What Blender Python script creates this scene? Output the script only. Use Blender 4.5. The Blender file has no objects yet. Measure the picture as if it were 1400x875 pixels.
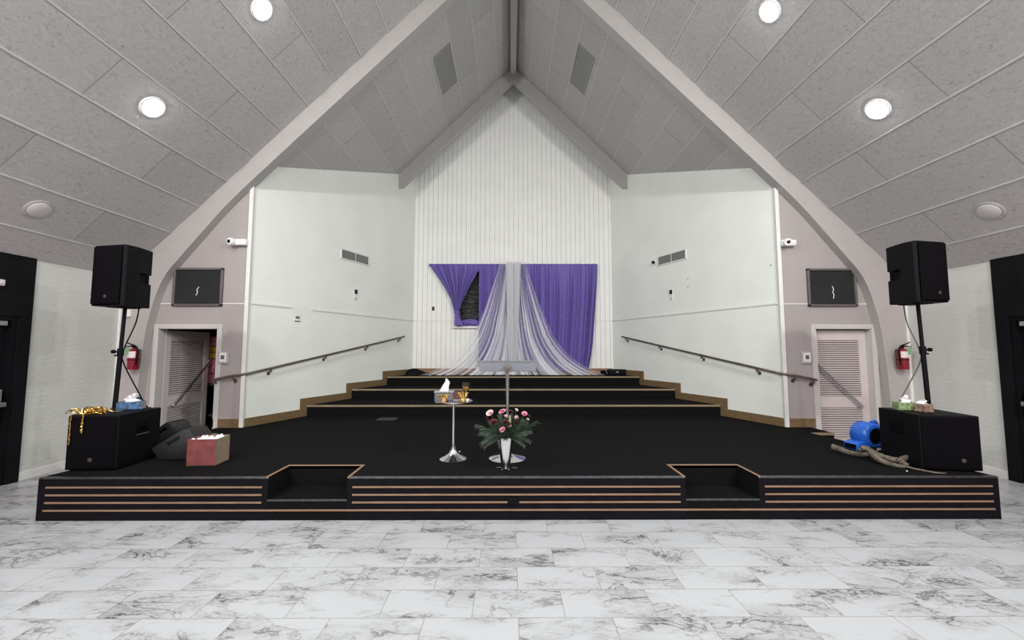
import bpy, bmesh, math, random
from mathutils import Vector, Matrix
random.seed(7)
S = bpy.context.scene
COL = S.collection
PI = math.pi

# ------------------------------------------------------------------ materials
def mat(name, col, rough=0.6, metal=0.0, var=0.0, vscale=8.0, bump=0.0, bscale=40.0, spec=0.5, stretch=None, coat=0.0):
    m = bpy.data.materials.new(name); m.use_nodes = True
    nt = m.node_tree; b = nt.nodes['Principled BSDF']
    b.inputs['Base Color'].default_value = (*col, 1)
    b.inputs['Roughness'].default_value = rough
    b.inputs['Metallic'].default_value = metal
    b.inputs['Specular IOR Level'].default_value = spec
    b.inputs['Coat Weight'].default_value = coat
    if var or bump:
        tc = nt.nodes.new('ShaderNodeTexCoord'); mp = nt.nodes.new('ShaderNodeMapping')
        if stretch: mp.inputs['Scale'].default_value = stretch
        nt.links.new(tc.outputs['Object'], mp.inputs['Vector'])
    if var:
        n = nt.nodes.new('ShaderNodeTexNoise'); n.inputs['Scale'].default_value = vscale; n.inputs['Detail'].default_value = 5
        nt.links.new(mp.outputs[0], n.inputs['Vector'])
        r = nt.nodes.new('ShaderNodeValToRGB')
        r.color_ramp.elements[0].position = .3; r.color_ramp.elements[1].position = .7
        r.color_ramp.elements[0].color = (*[c * (1 - var) for c in col], 1)
        r.color_ramp.elements[1].color = (*[min(1, c * (1 + var)) for c in col], 1)
        nt.links.new(n.outputs['Fac'], r.inputs[0]); nt.links.new(r.outputs[0], b.inputs['Base Color'])
    if bump:
        n2 = nt.nodes.new('ShaderNodeTexNoise'); n2.inputs['Scale'].default_value = bscale; n2.inputs['Detail'].default_value = 4
        nt.links.new(mp.outputs[0], n2.inputs['Vector'])
        bp = nt.nodes.new('ShaderNodeBump'); bp.inputs['Strength'].default_value = bump; bp.inputs['Distance'].default_value = .02
        nt.links.new(n2.outputs['Fac'], bp.inputs['Height']); nt.links.new(bp.outputs[0], b.inputs['Normal'])
    return m

def emit(name, col, s):
    m = bpy.data.materials.new(name); m.use_nodes = True
    b = m.node_tree.nodes['Principled BSDF']
    b.inputs['Base Color'].default_value = (.8, .8, .8, 1)
    b.inputs['Emission Color'].default_value = (*col, 1); b.inputs['Emission Strength'].default_value = s
    return m

class NT:
    def __init__(s, m): s.nt = m.node_tree; s.b = s.nt.nodes['Principled BSDF']
    def n(s, t, **k):
        x = s.nt.nodes.new('ShaderNode' + t)
        for a, v in k.items(): setattr(x, a, v)
        return x
    def l(s, a, b): s.nt.links.new(a, b)
    def m(s, op, a, b=None):
        x = s.n('Math', operation=op)
        for i, v in enumerate((a, b)):
            if v is None: continue
            if isinstance(v, (int, float)): x.inputs[i].default_value = v
            else: s.l(v, x.inputs[i])
        return x.outputs[0]
    def ramp(s, fac, stops):
        r = s.n('ValToRGB'); e = r.color_ramp.elements
        while len(e) < len(stops): e.new(.5)
        for q, (p, c) in zip(e, stops):
            q.position = p; q.color = (*c, 1) if len(c) == 3 else c
        s.l(fac, r.inputs[0]); return r.outputs[0]

WHITE = mat('white_paint', (.80, .83, .785), .55, var=.03, vscale=1.5, bump=.05, bscale=60)
FRONTW = mat('shaded_wall_paint', (.36, .335, .33), .6, var=.03, vscale=1.5, bump=.05, bscale=60)  # front wall: the weaker, pinkish light there is put into the base colour
BEADW = mat('beadboard_paint', (.82, .83, .805), .55, var=.03, vscale=2)
TRIMW = mat('trim_paint', (.74, .74, .72), .45, var=.02)
CASEW = mat('door_casing_paint', (.53, .515, .50), .45, var=.02)
ARCHW = mat('arch_paint', (.405, .385, .375), .5, var=.03)
BADGE = mat('dull_badge', (.06, .055, .06), .5, .3)
BEAMW = mat('beam_paint', (.44, .43, .42), .5, var=.03)
CARPET = mat('black_carpet', (.0075, .0075, .0078), .95, var=.35, vscale=60, bump=.5, bscale=300, spec=.06)
CARPETF = mat('black_stage_face', (.0045, .004, .006), .75, var=.25, vscale=12, spec=.12)
EDGE = mat('dull_metal_edge', (.11, .11, .12), .4, .8, var=.3, vscale=15)
STRIPW = mat('light_wood_strip', (.24, .145, .09), .5, var=.2, vscale=6, stretch=(1, 8, 8))
NOSEW = mat('step_nosing_wood', (.26, .20, .125), .5, var=.2, vscale=5, stretch=(1, 8, 8))
OAK = mat('dark_oak', (.16, .105, .05), .5, var=.3, vscale=5, stretch=(2, 2, 14))
OAKR = mat('red_oak', (.25, .135, .07), .5, var=.3, vscale=5, stretch=(2, 2, 14))
BLACKP = mat('black_plastic', (.0042, .0042, .0055), .6, var=.2, vscale=20, spec=.11)
BLACKG = mat('black_grille', (.0034, .003, .0042), .8, var=.2, vscale=30, bump=.5, bscale=400, spec=.06)
BLACKW = mat('black_wall_paint', (.006, .006, .0075), .75, var=.2, vscale=5, spec=.1)
BLACKD = mat('black_door_paint', (.0035, .0035, .005), .6, var=.2, spec=.15)
CHROME = mat('chrome', (.78, .77, .78), .16, 1.0)
STEEL = mat('brushed_steel', (.55, .55, .56), .35, 1.0, var=.1, vscale=30)
BRONZE = mat('bronze_rail', (.16, .13, .11), .35, .7, var=.2)
DARKSCR = mat('dark_cloth_panel', (.02, .022, .023), .7, var=.2, vscale=3, spec=.2)
GREYF = mat('grey_frame', (.13, .115, .115), .5, .2, var=.2)
WPLAST = mat('white_plastic', (.8, .8, .8), .35)
GPLAST = mat('grey_plastic', (.42, .42, .42), .45, var=.05)
VENTG = mat('vent_metal', (.3, .3, .29), .5, .2)
VENTD = mat('vent_dark', (.05, .05, .05), .7, var=.2)
LENS = mat('black_lens', (.003, .003, .003), .1)
PURPLE = mat('purple_satin', (.125, .085, .36), .5, var=.12, vscale=9, stretch=(4, 4, 1), spec=.35)
PURPLE.node_tree.nodes['Principled BSDF'].inputs['Sheen Weight'].default_value = .25
REDM = mat('extinguisher_red', (.22, .008, .02), .3, var=.1, coat=.3)
GREENT = mat('green_tag', (.2, .38, .2), .5, var=.1)
PAPER = mat('white_tissue', (.85, .83, .85), .8, var=.04)
CARD = mat('cardboard', (.27, .205, .14), .8, var=.12, vscale=14)
CARDR = mat('red_printed_card', (.17, .042, .04), .7, var=.3, vscale=9)
GOLD = mat('gold', (.62, .40, .11), .25, 1.0, var=.15)
TINSEL = mat('tinsel_foil', (.75, .45, .12), .25, 1.0, var=.4, vscale=60)
LABELW = mat('white_label', (.72, .68, .68), .6)
BLUEP = mat('blue_plastic', (.02, .13, .62), .3, var=.08, coat=.3)
BARK = mat('grey_driftwood', (.12, .098, .077), .75, var=.5, vscale=18, bump=.7, bscale=60)
SILVERG = mat('silver_grey_tray', (.36, .37, .42), .4, .5, var=.06, vscale=30)
PINKC = mat('pink_cloth', (.78, .27, .42), .85, var=.1, bump=.3)
YELC = mat('yellow_cloth', (.85, .52, .08), .85, var=.1, bump=.3)
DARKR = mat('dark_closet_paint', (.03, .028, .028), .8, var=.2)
LOUVER = mat('louver_door_paint', (.58, .525, .515), .5, var=.03)
BROWNB = mat('brown_box', (.09, .03, .02), .5, var=.4, vscale=30)
PEACH = mat('peach_bowl', (.65, .36, .14), .3, .6, var=.2)
PINKF = mat('pink_petal', (.72, .3, .4), .6, var=.2, vscale=30)
PALEF = mat('pale_pink_petal', (.78, .52, .52), .6, var=.12, vscale=30)
BURG = mat('burgundy_petal', (.055, .004, .013), .6, var=.4, vscale=30)
CREAM = mat('cream_petal', (.8, .75, .6), .6, var=.1, vscale=30)
LEAF = mat('dark_green_leaf', (.022, .04, .02), .5, var=.4, vscale=20)
FERN = mat('grey_green_leaf', (.065, .10, .07), .55, var=.3, vscale=20)
SAGE = mat('sage_spike', (.25, .26, .16), .7, var=.2, vscale=30)
BLUEBOX = mat('blue_floral_card', (.045, .1, .2), .6, var=.95, vscale=22)
GREENBOX = mat('green_leafy_card', (.2, .28, .13), .6, var=.6, vscale=40)
BRNBOX = mat('brown_floral_card', (.25, .17, .12), .6, var=.7, vscale=45)
LILAC = mat('lilac_card', (.33, .28, .33), .6, var=.5, vscale=30)
FROSTG = mat('silver_mesh', (.22, .22, .26), .25, .8, var=.3, vscale=80)
GREYPATCH = mat('floor_plate', (.03, .031, .033), .6, var=.3)
TAPE = mat('grey_tape', (.11, .11, .11), .7, var=.4, vscale=60)

# glass
GLASS = bpy.data.materials.new('amber_glass'); GLASS.use_nodes = True
g = GLASS.node_tree.nodes['Principled BSDF']; g.inputs['Base Color'].default_value = (.95, .85, .6, 1)
g.inputs['Transmission Weight'].default_value = 1; g.inputs['Roughness'].default_value = .03
AMBER = mat('amber_liquid', (.75, .5, .12), .15); AMBER.node_tree.nodes['Principled BSDF'].inputs['Transmission Weight'].default_value = .6

# sheer tulle: threads let part of the light straight through
TULLE = bpy.data.materials.new('white_tulle'); TULLE.use_nodes = True
q = NT(TULLE); q.nt.nodes.remove(q.b)
uv = q.n('UVMap'); sx = q.n('SeparateXYZ'); q.l(uv.outputs[0], sx.inputs[0])
nz = q.n('TexNoise'); nz.noise_dimensions = '2D'; nz.inputs['Scale'].default_value = 1; nz.inputs['Detail'].default_value = 2
cb = q.n('CombineXYZ'); q.l(q.m('MULTIPLY', sx.outputs[0], 30), cb.inputs[0]); q.l(q.m('MULTIPLY', sx.outputs[1], .7), cb.inputs[1])
q.l(cb.outputs[0], nz.inputs['Vector'])
al = q.ramp(nz.outputs['Fac'], [(.36, (.12,) * 3), (.57, (.2,) * 3), (.68, (.62,) * 3)])
df = q.n('BsdfDiffuse'); df.inputs[0].default_value = (.96, .96, 1, 1); tl = q.n('BsdfTranslucent'); tl.inputs[0].default_value = (.93, .93, .97, 1)
ms = q.n('MixShader'); ms.inputs[0].default_value = .15; q.l(df.outputs[0], ms.inputs[1]); q.l(tl.outputs[0], ms.inputs[2])
tr_ = q.n('BsdfTransparent'); m2_ = q.n('MixShader'); q.l(al, m2_.inputs[0]); q.l(tr_.outputs[0], m2_.inputs[1]); q.l(ms.outputs[0], m2_.inputs[2])
q.l(m2_.outputs[0], q.nt.nodes['Material Output'].inputs[0])

TULLE2 = TULLE.copy(); TULLE2.name = 'white_tulle_gathered'
for n_ in TULLE2.node_tree.nodes:
    if n_.type == 'VALTORGB':
        for e_, a_ in zip(n_.color_ramp.elements, (.3, .36, .42)): e_.color = (a_, a_, a_, 1)

# ceiling panels: wood-fibre board with cross joints
CEIL = mat('fibre_ceiling_panel', (.5, .49, .48), .9, spec=.2)
q = NT(CEIL); tc = q.n('TexCoord'); sx = q.n('SeparateXYZ'); q.l(tc.outputs['Object'], sx.inputs[0])
mp = q.n('Mapping'); q.l(tc.outputs['Object'], mp.inputs[0]); mp.inputs['Scale'].default_value = (1, .6, 1)
v = q.n('TexNoise'); v.inputs['Scale'].default_value = 32; v.inputs['Detail'].default_value = 8; v.inputs['Roughness'].default_value = .75; v.inputs['Distortion'].default_value = 1.2
q.l(mp.outputs[0], v.inputs['Vector'])
big = q.n('TexNoise'); big.inputs['Scale'].default_value = .9; q.l(tc.outputs['Object'], big.inputs['Vector'])
spk = q.ramp(v.outputs['Fac'], [(.31, (.20, .195, .19)), (.42, (.44, .43, .425)), (.62, (.52, .51, .505))])
# strip index -> stagger
strip = q.m('FLOOR', q.m('DIVIDE', q.m('ABSOLUTE', sx.outputs[0]), .437))
stag = q.m('MULTIPLY', q.m('MODULO', strip, 2), 1.22)
yy = q.m('MODULO', q.m('ADD', q.m('ADD', sx.outputs[1], 24.4 - 4.26), stag), 2.44)
joint = q.m('LESS_THAN', yy, .012)
# per-panel tint
wn = q.n('TexWhiteNoise'); wn.noise_dimensions = '2D'; cb = q.n('CombineXYZ')
q.l(q.m('MULTIPLY', strip, q.m('SIGN', sx.outputs[0])), cb.inputs[0])
q.l(q.m('FLOOR', q.m('DIVIDE', q.m('ADD', q.m('ADD', sx.outputs[1], 24.4 - 4.26), stag), 2.44)), cb.inputs[1]); q.l(cb.outputs[0], wn.inputs['Vector'])
tint = q.m('ADD', q.m('MULTIPLY', wn.outputs[0], .12), .94)
mx = q.n('Mix', data_type='RGBA', blend_type='MULTIPLY'); mx.inputs[0].default_value = 1
q.l(spk, mx.inputs[6]); cc = q.n('CombineXYZ')
for i in range(3): q.l(tint, cc.inputs[i])
q.l(cc.outputs[0], mx.inputs[7])
mj = q.n('Mix', data_type='RGBA'); q.l(joint, mj.inputs[0]); q.l(mx.outputs[2], mj.inputs[6]); mj.inputs[7].default_value = (.3, .29, .28, 1)
q.l(mj.outputs[2], q.b.inputs['Base Color'])
bp = q.n('Bump'); bp.inputs['Strength'].default_value = .35; bp.inputs['Distance'].default_value = .01; q.l(v.outputs['Fac'], bp.inputs['Height']); q.l(bp.outputs[0], q.b.inputs['Normal'])
BATT = mat('ceiling_batten_paint', (.58, .57, .56), .8, var=.05)

# marble tile floor
MARB = mat('marble_tile', (.8, .8, .8), .3)
q = NT(MARB); tc = q.n('TexCoord'); mp = q.n('Mapping'); q.l(tc.outputs['Object'], mp.inputs[0])
mp.inputs['Location'].default_value = (.027 + 5.95, -2.679 + 2.975 * 4, 0)
br = q.n('TexBrick'); br.offset = .5; br.inputs['Scale'].default_value = 1; br.inputs['Brick Width'].default_value = .595; br.inputs['Row Height'].default_value = .2975
br.inputs['Mortar Size'].default_value = .0022; br.inputs['Mortar Smooth'].default_value = .3; br.inputs['Bias'].default_value = 0
br.inputs['Color1'].default_value = (0, 0, 0, 1); br.inputs['Color2'].default_value = (1, 1, 1, 1); br.inputs['Mortar'].default_value = (.5, .5, .5, 1)
q.l(mp.outputs[0], br.inputs['Vector'])
off = q.n('VectorMath', operation='SCALE'); q.l(br.outputs['Color'], off.inputs[0]); off.inputs['Scale'].default_value = 37.0
ad = q.n('VectorMath', operation='ADD'); q.l(tc.outputs['Object'], ad.inputs[0]); q.l(off.outputs[0], ad.inputs[1])
m2 = q.n('Mapping'); m2.inputs['Rotation'].default_value = (0, 0, .5); m2.inputs['Scale'].default_value = (1.3, 3.2, 1); q.l(ad.outputs[0], m2.inputs[0])
n1 = q.n('TexNoise'); n1.inputs['Scale'].default_value = 1.25; n1.inputs['Detail'].default_value = 9; n1.inputs['Roughness'].default_value = .62; n1.inputs['Distortion'].default_value = .6
q.l(m2.outputs[0], n1.inputs['Vector'])
ridge = q.m('ABSOLUTE', q.m('SUBTRACT', n1.outputs['Fac'], .5))
vein = q.m('SUBTRACT', 1.0, q.m('MINIMUM', q.m('DIVIDE', ridge, .026), 1.0))
n2 = q.n('TexNoise'); n2.inputs['Scale'].default_value = 1.1; n2.inputs['Detail'].default_value = 4; q.l(m2.outputs[0], n2.inputs['Vector'])
mask = q.n('MapRange'); q.l(n2.outputs['Fac'], mask.inputs[0]); mask.inputs[1].default_value = .40; mask.inputs[2].default_value = .62
n3 = q.n('TexNoise'); n3.inputs['Scale'].default_value = 3.2; n3.inputs['Detail'].default_value = 8; n3.inputs['Roughness'].default_value = .7; q.l(m2.outputs[0], n3.inputs['Vector'])
r3 = q.m('ABSOLUTE', q.m('SUBTRACT', n3.outputs['Fac'], .52))
v3 = q.m('MULTIPLY', q.m('SUBTRACT', 1.0, q.m('MINIMUM', q.m('DIVIDE', r3, .035), 1.0)), .32)
cl = q.n('MapRange'); q.l(n2.outputs['Fac'], cl.inputs[0]); cl.inputs[1].default_value = .45; cl.inputs[2].default_value = .75; cl.inputs[4].default_value = .26
tot = q.m('ADD', q.m('ADD', q.m('MULTIPLY', q.m('MULTIPLY', vein, vein), mask.outputs[0]), q.m('MULTIPLY', v3, mask.outputs[0])), cl.outputs[0])
colr = q.ramp(tot, [(0, (.45, .467, .49)), (.3, (.31, .315, .325)), (1, (.075, .073, .072))])
mj = q.n('Mix', data_type='RGBA'); q.l(br.outputs['Fac'], mj.inputs[0]); q.l(colr, mj.inputs[6]); mj.inputs[7].default_value = (.2, .195, .195, 1)
q.l(mj.outputs[2], q.b.inputs['Base Color'])

# white painted brick
BRICK = mat('white_painted_brick', (.58, .585, .555), .7)
q = NT(BRICK); tc = q.n('TexCoord'); mp = q.n('Mapping'); mp.inputs['Rotation'].default_value = (PI / 2, 0, PI / 2)
sx = q.n('SeparateXYZ'); q.l(tc.outputs['Object'], sx.inputs[0]); cb = q.n('CombineXYZ'); q.l(sx.outputs[1], cb.inputs[0]); q.l(sx.outputs[2], cb.inputs[1])
br = q.n('TexBrick'); br.inputs['Scale'].default_value = 1; br.inputs['Brick Width'].default_value = .3; br.inputs['Row Height'].default_value = .062; br.inputs['Mortar Size'].default_value = .006; br.inputs['Mortar Smooth'].default_value = .6
q.l(cb.outputs[0], br.inputs['Vector'])
ns = q.n('TexNoise'); ns.inputs['Scale'].default_value = 16; ns.inputs['Detail'].default_value = 5; mp.inputs['Rotation'].default_value = (0, 0, 0); mp.inputs['Scale'].default_value = (1, 1, 3.2); q.l(tc.outputs['Object'], mp.inputs[0]); q.l(mp.outputs[0], ns.inputs['Vector'])
h = q.m('ADD', q.m('MULTIPLY', br.outputs['Fac'], -.07), q.m('MULTIPLY', ns.outputs['Fac'], 1.0))
bp = q.n('Bump'); bp.inputs['Strength'].default_value = .6; bp.inputs['Distance'].default_value = .012; q.l(h, bp.inputs['Height']); q.l(bp.outputs[0], q.b.inputs['Normal'])

# crinkled black plastic film behind the window
FILM = mat('black_plastic_film', (.03, .031, .031), .28, spec=.9)
q = NT(FILM); tc = q.n('TexCoord'); w = q.n('TexNoise'); w.inputs['Scale'].default_value = 3.5; w.inputs['Detail'].default_value = 4; w.inputs['Distortion'].default_value = 2.2
mp = q.n('Mapping'); mp.inputs['Scale'].default_value = (1, 1, 2.6); q.l(tc.outputs['Object'], mp.inputs[0]); q.l(mp.outputs[0], w.inputs['Vector'])
bp = q.n('Bump'); bp.inputs['Strength'].default_value = 1; bp.inputs['Distance'].default_value = .12; q.l(w.outputs['Fac'], bp.inputs['Height']); q.l(bp.outputs[0], q.b.inputs['Normal'])

LAMP = emit('lamp_diffuser', (1.0, .985, .96), 95)

# ------------------------------------------------------------------ mesh helpers
class MB:
    def __init__(s): s.bm = bmesh.new(); s.uv = None
    def face(s, pts):
        return s.bm.faces.new([s.bm.verts.new(p) for p in pts])
    def box(s, x0, x1, y0, y1, z0, z1, bev=0, rot=None):
        r = bmesh.ops.create_cube(s.bm, size=1)
        M = Matrix.Translation(((x0 + x1) / 2, (y0 + y1) / 2, (z0 + z1) / 2)) @ Matrix.Diagonal((x1 - x0, y1 - y0, z1 - z0, 1))
        if rot is not None: M = rot @ M
        bmesh.ops.transform(s.bm, matrix=M, verts=r['verts'])
        if bev:
            es = {e for v in r['verts'] for e in v.link_edges}
            bmesh.ops.bevel(s.bm, geom=list(es), offset=bev, segments=2, affect='EDGES', profile=.5)
        return s
    def prism(s, poly, d, axis='z', bev=0, M=None):
        # poly: 2-D outline; axis z: (x,y) + z range; axis y: (x,z); axis x: (y,z)
        a, b = d
        def P(u, v, w):
            p = {'z': (u, v, w), 'y': (u, w, v), 'x': (w, u, v)}[axis]
            return (M @ Vector(p)) if M is not None else p
        A = [s.bm.verts.new(P(u, v, a)) for u, v in poly]; B = [s.bm.verts.new(P(u, v, b)) for u, v in poly]
        fs = [s.bm.faces.new(A), s.bm.faces.new(B[::-1])]
        n = len(poly)
        for i in range(n):
            j = (i + 1) % n; fs.append(s.bm.faces.new((A[j], A[i], B[i], B[j])))
        if bev:
            es = {e for f in fs for e in f.edges}
            bmesh.ops.bevel(s.bm, geom=list(es), offset=bev, segments=2, affect='EDGES', profile=.5)
        return s
    def tube(s, pts, r, n=10, cap=True, closed=False):
        pts = [Vector(p) for p in pts]; rs = r if isinstance(r, (list, tuple)) else [r] * len(pts)
        rings = []; ref = None; N = len(pts)
        for i, p in enumerate(pts):
            if closed: t = pts[(i + 1) % N] - pts[i - 1]
            else: t = pts[min(i + 1, N - 1)] - pts[max(i - 1, 0)]
            if t.length < 1e-9: t = Vector((0, 0, 1))
            t.normalize()
            if ref is None: ref = Vector((0, 0, 1)) if abs(t.z) < .9 else Vector((1, 0, 0))
            u = (ref - t * ref.dot(t))
            if u.length < 1e-6: u = t.orthogonal()
            u.normalize(); w = t.cross(u); ref = u
            rings.append([s.bm.verts.new(p + (u * math.cos(2 * PI * k / n) + w * math.sin(2 * PI * k / n)) * rs[i]) for k in range(n)])
        R = N if closed else N - 1
        for i in range(R):
            A = rings[i]; B = rings[(i + 1) % N]
            for k in range(n): s.bm.faces.new((A[k], A[(k + 1) % n], B[(k + 1) % n], B[k]))
        if cap and not closed: s.bm.faces.new(rings[0][::-1]); s.bm.faces.new(rings[-1])
        return s
    def lathe(s, prof, c=(0, 0, 0), n=32, M=None, fn=None):
        # prof: (r, z) bottom to top
        rings = []
        for r, z in prof:
            ring = []
            for k in range(n):
                a = 2 * PI * k / n; rr = r * (fn(a, z) if fn else 1)
                p = Vector((rr * math.cos(a), rr * math.sin(a), z))
                if M is not None: p = M @ p
                ring.append(s.bm.verts.new(p + Vector(c)))
            rings.append(ring)
        for A, B in zip(rings, rings[1:]):
            for k in range(n): s.bm.faces.new((A[k], A[(k + 1) % n], B[(k + 1) % n], B[k]))
        if prof[0][0] > 1e-5: s.bm.faces.new(rings[0][::-1])
        if prof[-1][0] > 1e-5: s.bm.faces.new(rings[-1])
        return s
    def grid(s, f, nu, nv, uv=False):
        V = [[s.bm.verts.new(f(i / nu, j / nv)) for i in range(nu + 1)] for j in range(nv + 1)]
        L = s.bm.loops.layers.uv.verify() if uv else None
        for j in range(nv):
            for i in range(nu):
                fc = s.bm.faces.new((V[j][i], V[j][i + 1], V[j + 1][i + 1], V[j + 1][i]))
                if uv:
                    for lp, (a, b) in zip(fc.loops, ((i, j), (i + 1, j), (i + 1, j + 1), (i, j + 1))): lp[L].uv = (a / nu, b / nv)
        return s
    def done(s, name, m, parent=None, smooth=False, angle=40, origin=None):
        bmesh.ops.remove_doubles(s.bm, verts=s.bm.verts, dist=1e-6)
        bmesh.ops.recalc_face_normals(s.bm, faces=s.bm.faces)
        if origin is not None: bmesh.ops.translate(s.bm, verts=s.bm.verts, vec=-Vector(origin))
        me = bpy.data.meshes.new(name); s.bm.to_mesh(me); s.bm.free()
        me.materials.append(m)
        if smooth:
            for p in me.polygons: p.use_smooth = True
            me.set_sharp_from_angle(angle=math.radians(angle))
        o = bpy.data.objects.new(name, me); COL.objects.link(o)
        if parent is not None: o.parent = parent
        if origin is not None: o.location = origin
        return o

def tag(o, label, cat, group=None, kind=None):
    o['label'] = label; o['category'] = cat
    if group: o['group'] = group
    if kind: o['kind'] = kind
    return o
def thing(name, label, cat, loc=(0, 0, 0), rz=0, group=None):
    o = bpy.data.objects.new(name, None); COL.objects.link(o); o.empty_display_size = .1
    o.location = loc; o.rotation_euler = (0, 0, rz)
    return tag(o, label, cat, group)
def struct(o, label, cat):
    o['kind'] = 'structure'; o['label'] = label; o['category'] = cat; return o
def smooth_path(pts, n=6):
    pts = [Vector(p) for p in pts]; out = []
    for i in range(len(pts) - 1):
        p0 = pts[max(i - 1, 0)]; p1 = pts[i]; p2 = pts[i + 1]; p3 = pts[min(i + 2, len(pts) - 1)]
        for k in range(n):
            t = k / n
            out.append(.5 * ((2 * p1) + (p2 - p0) * t + (2 * p0 - 5 * p1 + 4 * p2 - p3) * t * t + (3 * p1 - p0 - 3 * p2 + p3) * t ** 3))
    out.append(pts[-1]); return out
def interp(x, tab):
    for (a, u), (b, v) in zip(tab, tab[1:]):
        if x <= b: return u + (v - u) * (x - a) / (b - a)
    return tab[-1][1]

# ------------------------------------------------------------------ room numbers
RZ = 9.3; EX = 6.42                      # ridge height (45 degree roof), side wall
YF = 6.7; YB = 11.0; WX = 4.47; WS = .4053  # chancel front wall, back wall, wing corner, wing slope in plan
ST = .418; SH = .2; SY = (7.85, 8.92, 10.0)
def wx(y): return WX - WS * (y - YF)
def roof(x): return RZ - abs(x)

# floor
struct(MB().box(-7.6, 7.6, -9, 11.2, -.12, 0).done('floor', MARB), 'white marble tile floor with grey veins', 'floor')
# ceiling: two 45 degree slopes with raised battens
m = MB()
for s in (-1, 1):
    m.prism([(0, RZ), (s * EX, roof(EX)), (s * (EX + .1), roof(EX) + .1), (0, RZ + .2)], (-9, 11.2), 'y')
ceil = struct(m.done('ceiling', CEIL), 'grey fibre panel ceiling sloping up to the ridge', 'ceiling')
m = MB()
for s in (-1, 1):
    for j in range(1, 15):
        x = .437 * j
        if x > 6.3: continue
        M = Matrix.Translation((s * x, 0, roof(x))) @ Matrix.Rotation(s * PI / 4, 4, 'Y')
        m.box(-.009, .009, -8.9, 6.53, -.012, .004, rot=M)
        m.box(-.010, .010, 6.74, 10.95, -.006, .004, rot=M)
m.done('batten', BATT, ceil)
m = MB()
m.box(-.075, .075, YF, 10.3, RZ - .26, RZ + .02, .01)
struct(m.done('trim_1', BEAMW), 'ridge beam running along the peak of the chancel ceiling', 'beam')

# side walls: painted brick near the stage, black entrance bays nearer the camera
for s, nm in ((-1, 'left'), (1, 'right')):
    a, b = sorted((s * EX, s * (EX + .2)))
    m = MB(); m.box(a, b, 5.33, YF, 0, roof(EX) + .05)
    struct(m.done('wall_' + nm, BRICK), 'white painted brick side wall, %s of the stage' % nm, 'wall')
    m = MB(); xa, xb = sorted((s * EX, s * (EX + .02)))
    xi = s * (EX - .025)
    lo, hi = sorted((xi, s * (EX + .2)))
    m.box(lo, hi, 5.2, 5.33, 0, roof(EX) + .02); m.box(lo, hi, 2.2, 3.8, 0, roof(EX) + .02); m.box(lo, hi, 3.8, 5.2, 2.12, roof(EX) + .02)
    m.box(*sorted((s * EX, s * (EX + .2))), -9, 2.2, 0, roof(EX) + .05)
    struct(m.done('wall_%s_entrance' % nm, BLACKW), 'black painted entrance bay in the %s side wall' % nm, 'wall')
    # exit door
    d = MB().box(*sorted((s * (EX + .07), s * (EX + .12))), 3.86, 5.14, .01, 2.06, .004).done('door_3' if s < 0 else 'door_4', BLACKD)
    struct(d, 'black exit door with a push bar in the %s side wall' % nm, 'door')
    m = MB(); m.box(*sorted((s * EX, s * (EX + .16))), 5.14, 5.2, 0, 2.12); m.box(*sorted((s * EX, s * (EX + .16))), 3.8, 3.86, 0, 2.12); m.box(*sorted((s * EX, s * (EX + .16))), 3.86, 5.14, 2.06, 2.12)
    m.done('door_frame', BLACKD, d)
    m = MB(); m.box(*sorted((s * (EX - .055), s * (EX + .072))), 4.93, 5.06, 1.04, 1.2, .008)
    m.box(*sorted((s * (EX - .085), s * (EX - .045))), 4.0, 5.09, .985, 1.04, .01); m.box(*sorted((s * (EX - .06), s * (EX + .072))), 5.0, 5.06, .99, 1.04)
    m.done('push_bar', STEEL, d)
    m = MB(); m.box(*sorted((s * (EX - .0), s * (EX + .07))), 4.7, 5.1, 1.99, 2.05, .006); m.done('door_closer', STEEL, d)
    lo, hi = sorted((s * (EX - .015), s * EX)); m = MB().box(lo, hi, 5.33, 6.5, 0, .11, .003)
    struct(m.done('baseboard_' + nm, TRIMW), 'white baseboard along the %s brick wall' % nm, 'baseboard')
m = MB().box(-7, 7, -9.2, -9, 0, 9.4); struct(m.done('wall_rear', WHITE), 'white rear wall behind the camera', 'wall')

# arch (haunched frame) in front of the chancel
inner = [(0, 8.9), (2.3, 6.6), (4.3, 4.6), (4.8, 4.08), (5.3, 3.47), (5.54, 3.17), (5.715, 2.94), (5.83, 2.69), (5.91, 2.42), (5.985, 2.05), (6.03, 1.6), (6.06, 1.1), (6.09, 0)]
ip = [(v.x, v.y) for v in smooth_path([(a, b, 0) for a, b in inner[2:]], 5)]
ip = inner[:2] + ip
def outer(x, z):
    t = (RZ - x - z) / 2
    if x + t <= EX - .001: return (x + t, z + t)
    t = EX - .001 - x; return (EX - .001, z + min(t, max(0, roof(EX) - z)))
m = MB()
for s in (-1, 1):
    for (a, b) in zip(ip, ip[1:]):
        oa, ob = outer(*a), outer(*b)
        if a == ip[0]: oa = (0, RZ)
        F = [(s * a[0], a[1]), (s * oa[0], oa[1]), (s * ob[0], ob[1]), (s * b[0], b[1])]
        v0 = [m.bm.verts.new((x, 6.55, z)) for x, z in F]; v1 = [m.bm.verts.new((x, YF + .03, z)) for x, z in F]
        m.bm.faces.new(v0); m.bm.faces.new(v1[::-1]); m.bm.faces.new((v0[3], v0[0], v1[0], v1[3]))
bmesh.ops.remove_doubles(m.bm, verts=m.bm.verts, dist=1e-4)
arch = m.done('trim_2', ARCHW, smooth=True, angle=30)
struct(arch, 'large painted arch framing the stage, curving down to the floor at both sides', 'arch')

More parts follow.
